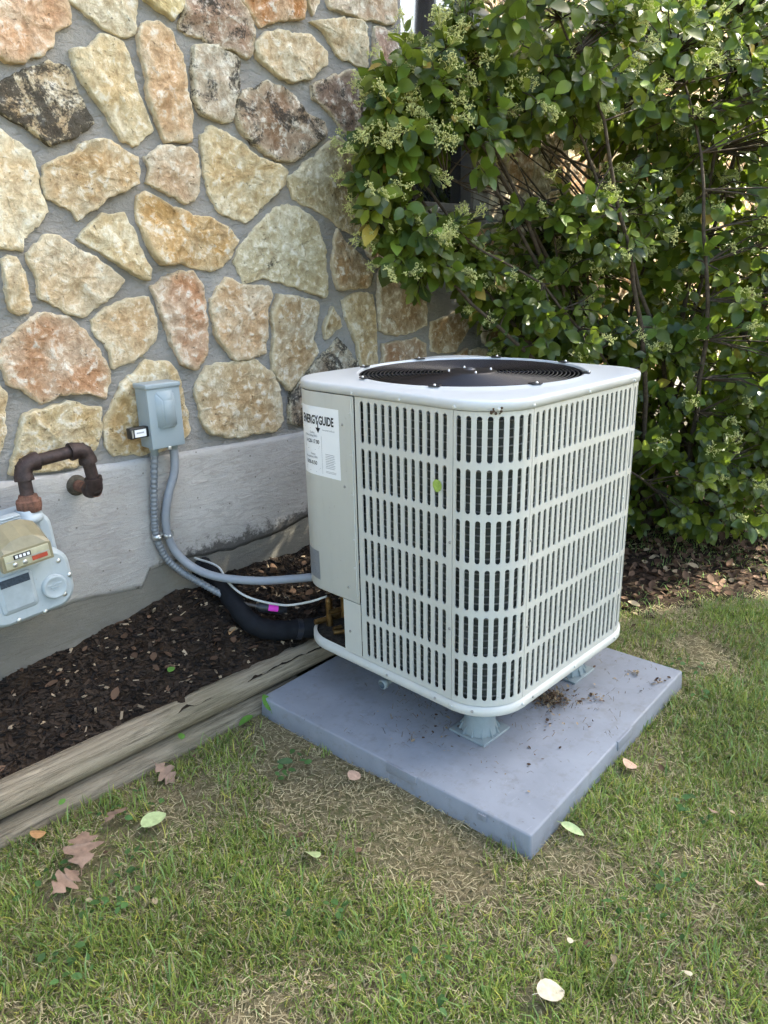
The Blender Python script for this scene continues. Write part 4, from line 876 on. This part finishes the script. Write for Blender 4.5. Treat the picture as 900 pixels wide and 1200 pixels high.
tag(bulk('dry_thatch', V, F, STRAWM, col=c3), 'dry tan thatch lying between the grass blades', 'grass', kind='stuff')
# longer coarse blades
x, y, r = scatter(1300, -1.9, 2.4, -1.9, .8, 23); k = r.random(len(x)) < greenness(x, y)*1.1; x, y = x[k], y[k]; n = len(x); t = r.random((n, 1))
V, F, c3 = blades(x, y, gzv(x, y), .03+.05*r.random(n), .0022+.0020*r.random(n), r.uniform(0, 6.283, n), r.uniform(.5, 1.45, n), (1-t)*np.array([[.13, .22, .06]])+t*np.array([[.30, .42, .15]]), r)
tag(bulk('coarse_grass', V, F, GRASSM, col=c3), 'longer coarse grass blades leaning over the lawn', 'grass', kind='stuff')

# ------------------------------------------------------------------ leaf shapes
def leaf_template(prof, fold=.10, droop=.16, curl=0.):
    mids = [(0, 0)]+[(p[0], 0) for p in prof]+[(1, 0)]; V = []; F = []
    zf = lambda a, w: -droop*a*a+fold*abs(w)*2.2+curl*math.sin(a*3.1)
    for a, _ in mids: V.append((a, 0, zf(a, 0)))
    nm = len(mids)
    for sgn in (1, -1):
        for a, w in prof: V.append((a-.03, sgn*w, zf(a, w)))
    np_ = len(prof)
    for si in (0, 1):
        b = nm+si*np_; q = [(0, 1, b)]
        for i in range(np_-1): q += [(i+1, i+2, b+i+1), (i+1, b+i+1, b+i)]
        q += [(np_, nm-1, b+np_-1)]
        F += q if si == 1 else [(f[0], f[2], f[1]) for f in q]
    return np.array(V, float), np.array(F)
LEAF_V, LEAF_F = leaf_template([(.08, .13), (.25, .27), (.47, .335), (.70, .275), (.88, .145)])
OV_V, OV_F = leaf_template([(.10, .16), (.35, .30), (.62, .30), (.86, .16)], .16, -.2)
def place(TV, TF, P, D, Nn, S, col):
    """stamp a template at points P, pointing along D with normals near Nn"""
    D = D/np.linalg.norm(D, axis=1, keepdims=True); B = np.cross(Nn, D); B /= np.linalg.norm(B, axis=1, keepdims=True)+1e-9; Nn = np.cross(D, B); S = S[:, None, None]
    V = P[:, None]+S*(TV[None, :, 0:1]*D[:, None]+TV[None, :, 1:2]*B[:, None]+TV[None, :, 2:3]*Nn[:, None])
    n, m = len(P), len(TV); F = (TF[None]+np.arange(n)[:, None, None]*m).reshape(-1, 3)
    return V.reshape(-1, 3), F, np.repeat(col, m, 0), (D, B, Nn)
def runit(r, n): v = r.normal(size=(n, 3)); return v/np.linalg.norm(v, axis=1, keepdims=True)

# mulch chips and leaf litter
CHIP = m_blade('bark chips', .85, .0)
r = np.random.default_rng(31); n = 7500; x = r.uniform(-1.7, 1.2, n); y = .90+.39*r.random(n); z = np.array([bedz(a, b) for a, b in zip(x, y)])
t = r.random((n, 1)); u = r.random((n, 1)); col = (1-t)*np.array([[.007, .0055, .005]])+t*np.array([[.050, .033, .022]]); col = np.where(u > .955, np.array([[.36, .27, .18]])*(.5+.8*t), col)
cube = np.array([(a, b, c) for c in (-.5, .5) for b in (-.5, .5) for a in (-.5, .5)]); cf = np.array([(0, 2, 3), (0, 3, 1), (4, 5, 7), (4, 7, 6), (0, 1, 5), (0, 5, 4), (2, 6, 7), (2, 7, 3), (0, 4, 6), (0, 6, 2), (1, 3, 7), (1, 7, 5)])
D = runit(r, n); D[:, 2] *= .35; D /= np.linalg.norm(D, axis=1, keepdims=True); Nn = np.tile([[0, 0, 1.]], (n, 1))+.5*runit(r, n); B = np.cross(Nn, D); B /= np.linalg.norm(B, axis=1, keepdims=True); Nn = np.cross(D, B)
sz = np.stack([.010+.026*r.random(n)**2, .004+.008*r.random(n), .0015+.003*r.random(n)], 1); TV = cube[None]*sz[:, None]*(1+.5*(r.random((n, 8, 3))-.5))
V = np.stack([x, y, z+.003], 1)[:, None]+TV[..., 0:1]*D[:, None]+TV[..., 1:2]*B[:, None]+TV[..., 2:3]*Nn[:, None]; F = (cf[None]+np.arange(n)[:, None, None]*8).reshape(-1, 3)
tag(bulk('bark_mulch', V.reshape(-1, 3), F, CHIP, col=np.repeat(col, 8, 0)), 'dark bark mulch chips covering the bed along the wall', 'mulch', kind='stuff')
LITM = m_blade('dead leaves', .8, .12)
def litter(name, pts, seed, s0, s1, label, up_=.8, pale=.12):
    r = np.random.default_rng(seed); n = len(pts); D = runit(r, n); D[:, 2] *= .3; Nn = np.tile([[0, 0, 1.]], (n, 1))+up_*runit(r, n); t = r.random((n, 1)); u = r.random((n, 1))
    col = (1-t)*np.array([[.050, .028, .018]])+t*np.array([[.17, .100, .062]]); col = np.where(u > 1-pale, np.array([[.36, .27, .17]])*(.6+.7*t), col)
    V, F, c3, _ = place(OV_V, OV_F, pts, D, Nn, s0+(s1-s0)*r.random(n)**1.5, col); return tag(bulk(name, V, F, LITM, col=c3, smooth=True), label, 'leaves', kind='stuff')
r = np.random.default_rng(33); n = 300; x = r.uniform(-1.3, .35, n); y = .93+.35*r.random(n); k = r.random(n) < .35+.65*(x > -.45); x, y = x[k], y[k]
litter('bed_litter', np.stack([x, y, np.array([bedz(a, b) for a, b in zip(x, y)])+.008], 1), 34, .012, .045, 'brown dead leaves scattered over the mulch bed beside the wall')
n = 6500; x = r.uniform(.95, 3.6, n); y = r.uniform(-.9, 1.28, n); k = (y > .40-.62*(x-1.1)+.35*(vnoise(x, y, 4, 3)-.5)) & ~in_pad(x, y, .01); x, y = x[k], y[k]
litter('shrub_litter', np.stack([x, y, np.array([max(gz(a, b), bedz(a, b) if b > .85 and a < 2.3 else -1) for a, b in zip(x, y)])+.008+.012*r.random(len(x))], 1), 35, .02, .055, 'brown dead leaves lying under the shrub beside the pad', .8, .16)
n = 170; x = r.uniform(-1.2, 1.6, n); y = r.uniform(-1.0, .78, n); k = ~in_pad(x, y, .01); x, y = x[k], y[k]
litter('lawn_litter', np.stack([x, y, gzv(x, y)+.014], 1), 36, .010, .026, 'small dry leaf scraps caught in the lawn', .5, .5)
# debris on the pad
def clump(cx, cy, rx, ry, n, seed, z=.0625):
    r = np.random.default_rng(seed); a = r.normal(size=(n, 2))*.5; return np.stack([cx+a[:, 0]*rx, cy+a[:, 1]*ry, z+.010*r.random(n)*np.exp(-(a**2).sum(1))], 1)
P = np.concatenate([clump(.46, .09, .075, .06, 260, 1), clump(.27, .34, .17, .16, 70, 2), clump(.79, -.03, .02, .02, 26, 3), clump(.785, -.115, .03, .012, 16, 4), clump(.10, .30, .15, .2, 40, 5), clump(.55, -.02, .05, .03, 26, 6), clump(.5, .0, .5, .16, 36, 7), clump(.36, .02, .06, .04, 16, 8)])
P = P[in_pad(P[:, 0], P[:, 1], -.01)]
litter('pad_debris', P, 41, .004, .017, 'dry leaf crumbs and clippings lying on the pad under the condenser', .5, .45)
n = len(P); r = np.random.default_rng(42); q = np.concatenate([clump(.46, .09, .085, .07, 130, 11), clump(.27, .33, .2, .18, 260, 12), clump(.1, .32, .2, .22, 110, 13), clump(.5, .0, .5, .2, 120, 14)]); q = q[in_pad(q[:, 0], q[:, 1], -.01)]; n = len(q)
V, F, c3 = blades(q[:, 0], q[:, 1], q[:, 2], .01+.025*r.random(n), .0010+.001*r.random(n), r.uniform(0, 6.28, n), np.full(n, 1.50), np.array([[.16, .11, .06]])*(.4+1.2*r.random((n, 1))), r)
tag(bulk('pad_clippings', V, F, STRAWM, col=c3), 'dry grass clippings strewn over the pad', 'grass', kind='stuff')
# broad-leaved weeds in the lawn
r = np.random.default_rng(44); cx = np.array([-.93, -.83, -1.05, -.72, -.30, -.60, -.98, .05, -.55, .9, 1.05, -.1, .3]); cy = np.array([.42, .50, .33, .70, .50, .05, .60, -.5, -.25, -.25, -.1, -.5, -.45])
P = np.concatenate([np.stack([a+.035*r.normal(size=12), b+.035*r.normal(size=12), .012+.01*r.random(12)], 1) for a, b in zip(cx, cy)]); P = P[~in_pad(P[:, 0], P[:, 1], .01)]; n = len(P); D = runit(r, n); D[:, 2] *= .3
V, F, c3, _ = place(LEAF_V, LEAF_F, P, D, np.tile([[0, 0, 1.]], (n, 1))+.5*runit(r, n), .012+.014*r.random(n), np.array([[.075, .15, .045]])*(.7+.8*r.random((n, 1))))
tag(bulk('lawn_weeds', V, F, GRASSM, col=c3, smooth=True), 'small round-leaved weeds growing in the lawn', 'weeds', kind='stuff')

# ------------------------------------------------------------------ single fallen leaves one can point at
def leafmat(name, c, rough=.65):
    g = G(name, rough, .3); k = g.coord(); n = g.noise(k, 60, 4, .6); g.color(g.mix(g.ramp(n, .3, .7), tuple(v*.7 for v in c), tuple(min(1, v*1.15) for v in c))); return g.m
def oak(size):
    half = [(0, .02), (.08, .05), (.16, .20), (.24, .26), (.29, .17), (.34, .14), (.42, .32), (.52, .42), (.60, .36), (.60, .20), (.63, .15), (.72, .27), (.81, .29), (.84, .18), (.86, .12), (.93, .12), (1.0, .02)]
    V = []; F = []
    for i, (a, w) in enumerate(half):
        for s in (1, 0, -1): V.append((a*size, s*w*size*(1+.1*math.sin(i*2.3+s)), size*(.05*abs(s)*w+.04*math.sin(a*4)+.02*math.sin(a*9+s*2))))
    for i in range(len(half)-1):
        F += [(3*i, 3*i+3, 3*i+4, 3*i+1), (3*i+1, 3*i+4, 3*i+5, 3*i+2)]
    mb = MB().add(V, F, True); mb.tube([(-.22*size, 0, .01*size), (0, 0, .004*size), (.5*size, 0, .02*size)], [.010*size, .010*size, .004*size], 5); return mb
def oval(size, wide=1., curl=.2):
    V, F = leaf_template([(.05, .12), (.15, .22), (.3, .30), (.5, .33), (.7, .28), (.85, .19), (.95, .10)], .10, curl); V = V*size; V[:, 1] *= wide; mb = MB().add(V, F, True); mb.tube([(-.2*size, 0, 0), (0, 0, 0)], .012*size, 5); return mb
DEAD, ROSE, WHITE, PALE, TANL, GRN = leafmat('brown oak leaf', (.27, .175, .125)), leafmat('pinkish dead leaf', (.55, .36, .26)), leafmat('bleached leaf', (.60, .52, .38)), leafmat('pale green leaf', (.42, .50, .24)), leafmat('orange tan leaf', (.50, .28, .13)), leafmat('fresh green leaf', (.10, .22, .035))
def drop(mb, m, x, y, rz, label, z=None, tilt=(0, 0), nm='fallen_leaf', cat='leaf'):
    zz_ = z if z is not None else gz(x, y)+(.046 if m is DEAD else .034); return tag(mb.build(nm, m, None, (x, y, zz_), (tilt[0], tilt[1], rz), fix=False), label, cat, 'single fallen leaves')
drop(oak(.118), DEAD, -.915, .545, rad(62), 'large brown lobed oak leaf on the lawn in front of the timber', tilt=(.05, -.12))
drop(oak(.085), DEAD, -.995, .525, rad(25), 'brown curled oak leaf on the lawn, nearest the bottom left', tilt=(.5, .1))
drop(oak(.075), DEAD, -.80, .655, rad(20), 'small dark brown oak leaf beside the pale green leaf', tilt=(-.35, .1))
drop(oak(.080), DEAD, -.585, .775, rad(-65), 'brown oak leaf drooping against the timbers', .045, (.2, .7))
drop(oval(.050, 1.2, .3), TANL, -.945, .742, rad(60), 'orange tan leaf lying against the lower timber', tilt=(.3, 0))
drop(oval(.075, 1.0, .1), PALE, -.735, .585, rad(5), 'pale grey-green leaf between the oak leaves on the lawn', tilt=(.15, 0))
drop(oval(.050, 1.2, .4), PALE, -.495, .165, rad(70), 'light green curled leaf alone in the middle of the lawn', tilt=(.4, 0))
drop(oval(.062, 1.2, .22), WHITE, -.435, -.435, rad(-30), 'large white bleached leaf on the grass at the bottom right', tilt=(.1, .05))
drop(oval(.060, 1.1, .2), ROSE, .335, -.235, rad(10), 'peach coloured leaf on the grass right of the pad corner', tilt=(.3, .1))
drop(oval(.062, .65, .05), PALE, .015, -.215, rad(-75), 'pale folded leaf leaning at the front corner of the pad', tilt=(.2, .2))
drop(oval(.028, 1.1, .2), WHITE, -.195, -.640, rad(50), 'small white petal on the grass near the bottom right corner', tilt=(.2, .3))
drop(oval(.020, 1.1, .2), WHITE, -.290, -.420, rad(20), 'tiny white scrap on the grass right of the white leaf', tilt=(.2, .1))
drop(oval(.050, 1.2, .1), ROSE, -.235, .318, rad(15), 'pinkish leaf against the long left side of the pad', tilt=(.3, .1))
drop(oval(.035, 1.1, .3), DEAD, .300, -.490, rad(15), 'small brown leaf in the grass far right of the pad', tilt=(.2, .2))
drop(oval(.030, 1.1, .3), ROSE, .140, -.660, rad(15), 'small pink leaf in the grass at the right edge', tilt=(.2, .2))
drop(oval(.060, 1.0, .2), GRN, -.170, .765, rad(80), 'glossy green leaf standing at the left corner of the pad', .03, (.2, -.9))
drop(oval(.055, 1.0, .2), GRN, -.225, .790, rad(170), 'green leaf lying between the timber end and the pad', .025, (.1, .1))
drop(oval(.050, 1.2, .0), leafmat('dull green leaf', (.08, .14, .06)), -.290, .51, rad(120), 'dull green leaf flat on the bare lawn by the pad', tilt=(.1, .1))
drop(oval(.030, 1.1, .2), GRN, -.48, .80, rad(60), 'small bright green weed leaf between the two timbers', .062, (.3, -.3))
drop(oval(.022, 1.1, .2), GRN, -.86, .79, rad(20), 'tiny green weed leaf between the timbers at the left', .058, (.3, -.3))
drop(oval(.040, 1.1, .2), TANL, -.10, 1.04, rad(200), 'yellow tan leaf on the mulch under the black line', bedz(-.10, 1.04)+.012, (.3, .1))
drop(oval(.030, 1.1, .2), GRN, -.40, .985, rad(20), 'small green leaf on the mulch behind the timber', bedz(-.4, .985)+.012, (.3, -.2))
e = MB(); V, F = leaf_template([(.05, .18), (.2, .36), (.45, .44), (.7, .38), (.92, .2)], .03, .05); V *= .036; e.add(V, F, True)
o = tag(e.build('stuck_leaf', leafmat('lime leaf', (.30, .42, .09)), None, (-.0035, .186, .884), None, fix=False), 'round lime green leaf caught in the slots of the left grille', 'leaf'); o.rotation_euler = (0, 0, 0); o.matrix_world = Matrix(((0, 0, -1, -.0035), (.3, -.95, 0, .186), (-.95, -.3, 0, .884), (0, 0, 0, 1)))

# ------------------------------------------------------------------ the shrub
def m_leaf():
    g = G('shrub leaf', .30, .38); a = g.attr('tint').outputs['Color']; oi = g.n('ObjectInfo').outputs['Random']; c = g.coord()
    hs = g.n('HueSaturation', {'Hue': g.ramp(oi, 0, 1, .475, .515), 'Saturation': 1., 'Value': g.ramp(g.math('FRACT', g.math('MULTIPLY', oi, 7.13)), 0, 1, .72, 1.4), 'Color': a}).outputs[0]
    hs = g.mix(g.ramp(g.noise(c, 40, 3), .35, .7, 0, .3), hs, (.16, .22, .05)); g.color(hs)
    tr = g.n('BsdfTranslucent', {'Color': g.mix(.6, hs, (.35, .50, .05), 'MIX')}); mx = g.n('MixShader', {0: .34}); g.t.links.new(g.b.outputs[0], mx.inputs[1]); g.t.links.new(tr.outputs[0], mx.inputs[2]); g.t.links.new(mx.outputs[0], g.out.inputs[0]); return g.m
LEAFM = m_leaf(); BARK = plain('shrub bark', (.085, .065, .048), .85, .2, 0, .3, 60, .5); BUDM = plain('flower buds', (.62, .63, .25), .6, .3, 0, .2, 90)
BASE = Vector((2.55, .70, 0))
shrub = empty('shrub', BASE, 'large leafy evergreen shrub with pale flower clusters behind the condenser', 'shrub'); 
#        centre                radii              sprigs  shell
LOBES = [((2.80, .45, 1.45), (.80, .72, 1.35), 980, .55), ((2.25, .78, 2.25), (.75, .48, .55), 340, .4), ((1.42, .86, 2.22), (.50, .34, .34), 190, .2), ((.93, .98, 2.00), (.27, .22, .34), 150, .0),
         ((.79, 1.03, 1.78), (.18, .16, .26), 95, .0), ((.86, 1.03, 1.50), (.23, .14, .15), 62, .0), ((1.70, .80, 1.58), (.40, .30, .24), 120, .1), ((1.75, .92, 1.22), (.50, .30, .28), 170, .2),
         ((2.15, .82, .95), (.50, .42, .40), 210, .3), ((2.45, .42, .42), (.55, .42, .36), 250, .4), ((2.05, .72, .48), (.42, .36, .34), 110, .3), ((3.2, .1, 1.2), (.7, .6, 1.1), 260, .6), ((1.20, 1.02, 1.42), (.20, .14, .12), 24, 0), ((2.9, .6, 2.9), (1.0, .7, .4), 160, .3), ((3.7, .80, 1.5), (.8, .42, 1.3), 230, .3)]
r = np.random.default_rng(77); SP = []; SD = []
for (c0, rr, ns, sh) in LOBES:
    u = runit(r, ns); q = (sh**3+(1-sh**3)*r.random(ns))**(1/3); lump = 1+.16*np.sin(u[:, 0]*5+c0[0]*3)*np.sin(u[:, 2]*6+1)*1.2
    p = np.array(c0)+u*np.array(rr)*(q*lump)[:, None]; d = u*.8+np.array([[-.25, -.35, .15]])+.5*runit(r, ns); SP.append(p); SD.append(d)
SP = np.concatenate(SP); SD = np.concatenate(SD); SD /= np.linalg.norm(SD, axis=1, keepdims=True)
# keep the gap where bare stems and the window show, the wall, the ground and the condenser clear
pu, pv, pd_ = pix(SP)
hole = (((pu-533)/64)**2+((pv-208)/50)**2 < 1) | (((pu-655)/48)**2+((pv-205)/44)**2 < 1)
hole2 = (((pu-735)/45)**2+((pv-185)/36)**2 < 1) | (((pu-700)/70)**2+((pv-345)/36)**2 < 1) | (((pu-790)/30)**2+((pv-220)/26)**2 < 1)
k = (SP[:, 1] < 1.22) & (SP[:, 2] > .07) & ~(hole & (r.random(len(SP)) < .93)) & ~(hole2 & (r.random(len(SP)) < .6)) & ~((SP[:, 0] < 1.0) & (SP[:, 2] < 1.3)) & ~((SP[:, 0] < .95) & (SP[:, 1] < .86))
k &= ~((pu > 440) & (pu < 525) & (pv < 48) & (pv > -90))
k &= ~((((pu-770)/45)**2+((pv-520)/95)**2 < 1) & (r.random(len(SP)) < .72))
a_ = np.array([1.09, 1.36, 2.42]); d_ = np.array([2.53, -2.38, .99]); d_ /= np.linalg.norm(d_); w_ = SP-a_; k &= np.linalg.norm(w_-(w_@d_)[:, None]*d_, axis=1) > .30     # pruned clear of the window
SP, SD = SP[k], SD[k]
# stems: from the crown base to the lobes
stems = []
def grow(a, b, r0, r1, bend, seed, n=14):
    rr = random.Random(seed); a, b = Vector(a), Vector(b); L = (b-a).length; m = a.lerp(b, .5)+Vector((rr.uniform(-1, 1), rr.uniform(-1, 1), rr.uniform(.2, 1)))*bend*L; pts = []
    for i in range(n+1):
        t = i/n; p = a*(1-t)**2+m*2*t*(1-t)+b*t*t; pts.append(p+Vector((mnoise.noise(p*4), mnoise.noise(p*4+Vector((9, 0, 0))), mnoise.noise(p*4+Vector((0, 9, 0)))))*.03)
    return pts, [r0+(r1-r0)*i/n for i in range(n+1)]
sid = 0
for (c0, rr, ns, sh) in LOBES:
    for j in range(3 if ns > 100 else 2):
        sid += 1; rnd = random.Random(sid); tgt = Vector(c0)+Vector((rnd.uniform(-.5, .5)*rr[0], rnd.uniform(-.5, .5)*rr[1], rnd.uniform(-.3, .5)*rr[2]))
        pts, rad_ = grow(BASE+Vector((rnd.uniform(-.22, .25), rnd.uniform(-.18, .2), -.03)), tgt, rnd.uniform(.012, .021), .004, .20, sid); stems.append(pts)
        MB().tube([p-BASE for p in pts], rad_, 7).build('stem', BARK, shrub, fix=False)
# the fan of thin bare stems seen through the gap
for j in range(26):
    sid += 1; rnd = random.Random(sid*3); a = Vector((2.25+rnd.uniform(-.25, .3), .92+rnd.uniform(-.15, .15), 1.45+rnd.uniform(-.3, .25))); b = Vector((1.15+rnd.uniform(-.25, .55), 1.02+rnd.uniform(-.12, .12), 1.92+rnd.uniform(-.30, .30)))
    pts, rad_ = grow(a, b, rnd.uniform(.005, .009), .002, .07, sid, 10); stems.append(pts); MB().tube([p-BASE for p in pts], rad_, 5).build('stem', BARK, shrub, fix=False)
allp = np.array([p[:] for s in stems for p in s[3:]])
mb = MB(); rnd = random.Random(5)
for p, d in zip(SP, SD):
    j = np.argmin(((allp-p)**2).sum(1)+.02*rnd.random()); a = Vector(allp[j]); b = Vector(p); L = (b-a).length
    if L > .75: a = b+(a-b)*(.75/L)
    m = a.lerp(b, .6)+Vector((rnd.uniform(-.1, .1), rnd.uniform(-.1, .1), rnd.uniform(-.02, .12)))*L; e = b+Vector(d)*.06
    mb.tube([a-BASE, a.lerp(m, .55)-BASE, m-BASE, b-BASE, e-BASE], [.0042, .0036, .0028, .0020, .0012], 4, False)
tw = mb.build('twigs', BARK, shrub, fix=False); tw['kind'] = 'stuff'
# leaves: opposite pairs up each sprig
LP, LD, LN, LS_ = [], [], [], []
for p, d in zip(SP, SD):
    m = rnd.randint(3, 5); ax = np.array(Vector(d).orthogonal().normalized()); ay = np.cross(d, ax); ph = rnd.random()*6.28; base = rnd.uniform(.056, .086)
    for i in range(m):
        f = i/(m-1); pos = p-d*(.085*(1-f)-.05)
        for s in (0, math.pi):
            a = ph+i*1.57+s+rnd.uniform(-.3, .3); side = ax*math.cos(a)+ay*math.sin(a); out = side*(1-.55*f)+d*(.25+.75*f)+np.array([0, 0, -.30])+np.array([rnd.uniform(-.25, .25) for _ in range(3)])
            nrm = d*.8-side*.25+np.array([-.25, -.25, .55])+np.array([rnd.uniform(-.4, .4) for _ in range(3)])
            LP.append(pos+side*.008); LD.append(out); LN.append(nrm); LS_.append(base*(1.05-.4*f*f)*rnd.uniform(.8, 1.15))
LP, LD, LN, LS_ = map(np.array, (LP, LD, LN, LS_)); n = len(LP); t = r.random((n, 1)); u = r.random((n, 1))
lc = (1-t)*np.array([[.018, .040, .006]])+t*np.array([[.110, .172, .018]]); lc = np.where(u > .82, np.array([[.22, .29, .035]])*(.7+.6*t), lc); lc = np.where(u > .988, np.array([[.48, .36, .09]])*(.7+.6*t), lc); lc = np.where(u < .10, np.array([[.035, .070, .045]]), lc)
V, F, c3, (Dn, Bn, Nn) = place(LEAF_V, LEAF_F, LP, LD, LN, LS_, lc)
# the leaves that show largest become parts of their own
ctr = LP+Dn*LS_[:, None]*.5; lu, lv, ld = pix(ctr); view = (ctr-np.array(CAM_POS)); view /= np.linalg.norm(view, axis=1, keepdims=True)
area = (LS_/ld)**2*np.abs((Nn*view).sum(1)); cell = (np.floor(lu/13)*1000+np.floor(lv/13)).astype(int); okk = (lu > 5) & (lu < 895) & (lv > 5) & (lv < 690) & (ld > .3) & ~((lv > 425) & (lu < 755))
best = {}
for i in np.argsort(ld):
    if okk[i] and cell[i] not in best: best[cell[i]] = i
pick = sorted(best.values(), key=lambda i: -area[i])[:300]; pick = np.array(pick); msk = np.ones(n, bool); msk[pick] = False
nl = len(LEAF_V); nf = len(LEAF_F)
V2, F2, c2, _ = place(LEAF_V, LEAF_F, LP[msk]-np.array(BASE), LD[msk], LN[msk], LS_[msk], lc[msk])
lo = bulk('foliage', V2, F2, LEAFM, shrub, col=c2, smooth=True); lo['kind'] = 'stuff'
variants = []
for cc in ((.038, .075, .014), (.065, .115, .018), (.100, .165, .024), (.20, .28, .04), (.030, .060, .024), (.55, .42, .10)):
    me = bpy.data.meshes.new('leaf'); me.from_pydata(LEAF_V.tolist(), [], LEAF_F.tolist()); me.polygons.foreach_set('use_smooth', [True]*nf)
    a = me.color_attributes.new('tint', 'FLOAT_COLOR', 'POINT'); a.data.foreach_set('color', np.tile([*cc, 1.], nl).astype(np.float32)); me.materials.append(LEAFM); variants.append(me)
for q, i in enumerate(pick):
    j = 5 if rnd.random() < .02 else rnd.choice([0, 0, 1, 1, 2, 2, 3, 4]); o = bpy.data.objects.new('leaf', variants[j]); COL.objects.link(o); o.parent = shrub; s = LS_[i]; P_ = LP[i]-np.array(BASE); d, b, nn = Dn[i]*s, Bn[i]*s, Nn[i]*s
    o.matrix_local = Matrix(((d[0], b[0], nn[0], P_[0]), (d[1], b[1], nn[1], P_[1]), (d[2], b[2], nn[2], P_[2]), (0, 0, 0, 1)))
# flower clusters
fm = []
OCT = [(1, 0, 0), (-1, 0, 0), (0, 1, 0), (0, -1, 0), (0, 0, 1), (0, 0, -1)]; OF = [(0, 2, 4), (2, 1, 4), (1, 3, 4), (3, 0, 4), (2, 0, 5), (1, 2, 5), (3, 1, 5), (0, 3, 5)]
for v_ in range(4):
    rr = random.Random(v_+50); mb = MB()
    for k in range(9):
        a = rr.uniform(0, 6.28); el = rr.uniform(.2, 1.4); hub = Vector((math.cos(a)*math.cos(el), math.sin(a)*math.cos(el), math.sin(el)))*rr.uniform(.022, .042); mb.tube([(0, 0, -.02), hub*.5, hub], .0008, 3, False)
        for b in range(7):
            p = hub+Vector((rr.gauss(0, 1), rr.gauss(0, 1), rr.gauss(.3, 1)))*.0055; s = rr.uniform(.0020, .0034); mb.tube([hub, p], .0005, 3, False); mb.add([(p.x+q[0]*s, p.y+q[1]*s, p.z+q[2]*s) for q in OCT], OF, True)
    me = mb.mesh('flower_cluster'); me.materials.append(BUDM); fm.append(me)
tip = SP+SD*.085; tu, tv, td = pix(tip); inv = (tu > 0) & (tu < 900) & (tv > 0) & (tv < 660)
wt = np.where((tu < 560) & (tv < 340), .45, np.where(tv > 420, .36, .30)); cand = np.where(inv & (r.random(len(tip)) < wt))[0]
cand = cand[np.argsort(td[cand])][:290]
for i in cand:
    o = bpy.data.objects.new('flower_cluster', rnd.choice(fm)); COL.objects.link(o); o.parent = shrub; o.location = tip[i]-np.array(BASE); o.rotation_mode = 'QUATERNION'; o.rotation_quaternion = Vector(SD[i]+np.array([0, 0, .3])).to_track_quat('Z', 'Y'); o.scale = [rnd.uniform(.75, 1.25)]*3

# ------------------------------------------------------------------ shade tree beyond the frame
tree = empty('shade_tree', (9.4, -5.4, 0), 'tall leafy shade tree beyond the shrub, outside the photo, shading the wall', 'tree'); T0 = tree.location
tp, tr_ = grow((9.4, -5.4, -.1), (8.0, -4.2, 9.0), .26, .08, .06, 400, 16); MB().tube([p-T0 for p in tp], tr_, 12).build('trunk', BARK, tree, fix=False)
r = np.random.default_rng(90); sd_ = np.array(SUN_DIR); E1 = np.array([-math.sin(SUN_AZ), math.cos(SUN_AZ), 0]); E2 = np.cross(sd_, E1)
# crown lobes: (offset across, offset up, half sizes) in the plane facing the sun
CT = [(0.0, .45, 1.15, 1.95, 5600), (.95, 1.62, .95, 1.10, 2600), (.15, -.95, .72, .75, 1300), (-1.3, .6, .9, 1.5, 2600)]; P = []
for k, (a1, a2, r1, r2, n_) in enumerate(CT):
    c0 = sd_*12.6+E1*a1+E2*a2; u = runit(r, n_); q = r.random(n_)**.42
    P.append(c0+u[:, :1]*q[:, None]*r1*E1+u[:, 1:2]*q[:, None]*r2*E2+u[:, 2:]*q[:, None]*1.0*sd_)
    for j in range(5):
        w = runit(r, 1)[0]*.75; pts, rd = grow(tp[10+j], c0+w[0]*r1*E1+w[1]*r2*E2+w[2]*.8*sd_, .05, .01, .1, 500+k*9+j); MB().tube([p-T0 for p in pts], rd, 6).build('limb', BARK, tree, fix=False)
P = np.concatenate(P); n = len(P); D = runit(r, n); D[:, 2] -= .3; Nn = np.tile([[0, 0, 1.]], (n, 1))+.7*runit(r, n)
V, F, c3, _ = place(OV_V, OV_F, P-np.array(T0), D, Nn, .13+.09*r.random(n), np.array([[.05, .10, .025]])*(.7+.7*r.random((n, 1))))
cw = bulk('crown', V, F, LEAFM, tree, col=c3, smooth=True); cw['kind'] = 'stuff'

scene.render.engine = 'CYCLES'
scene.render.resolution_x, scene.render.resolution_y = 768, 1024
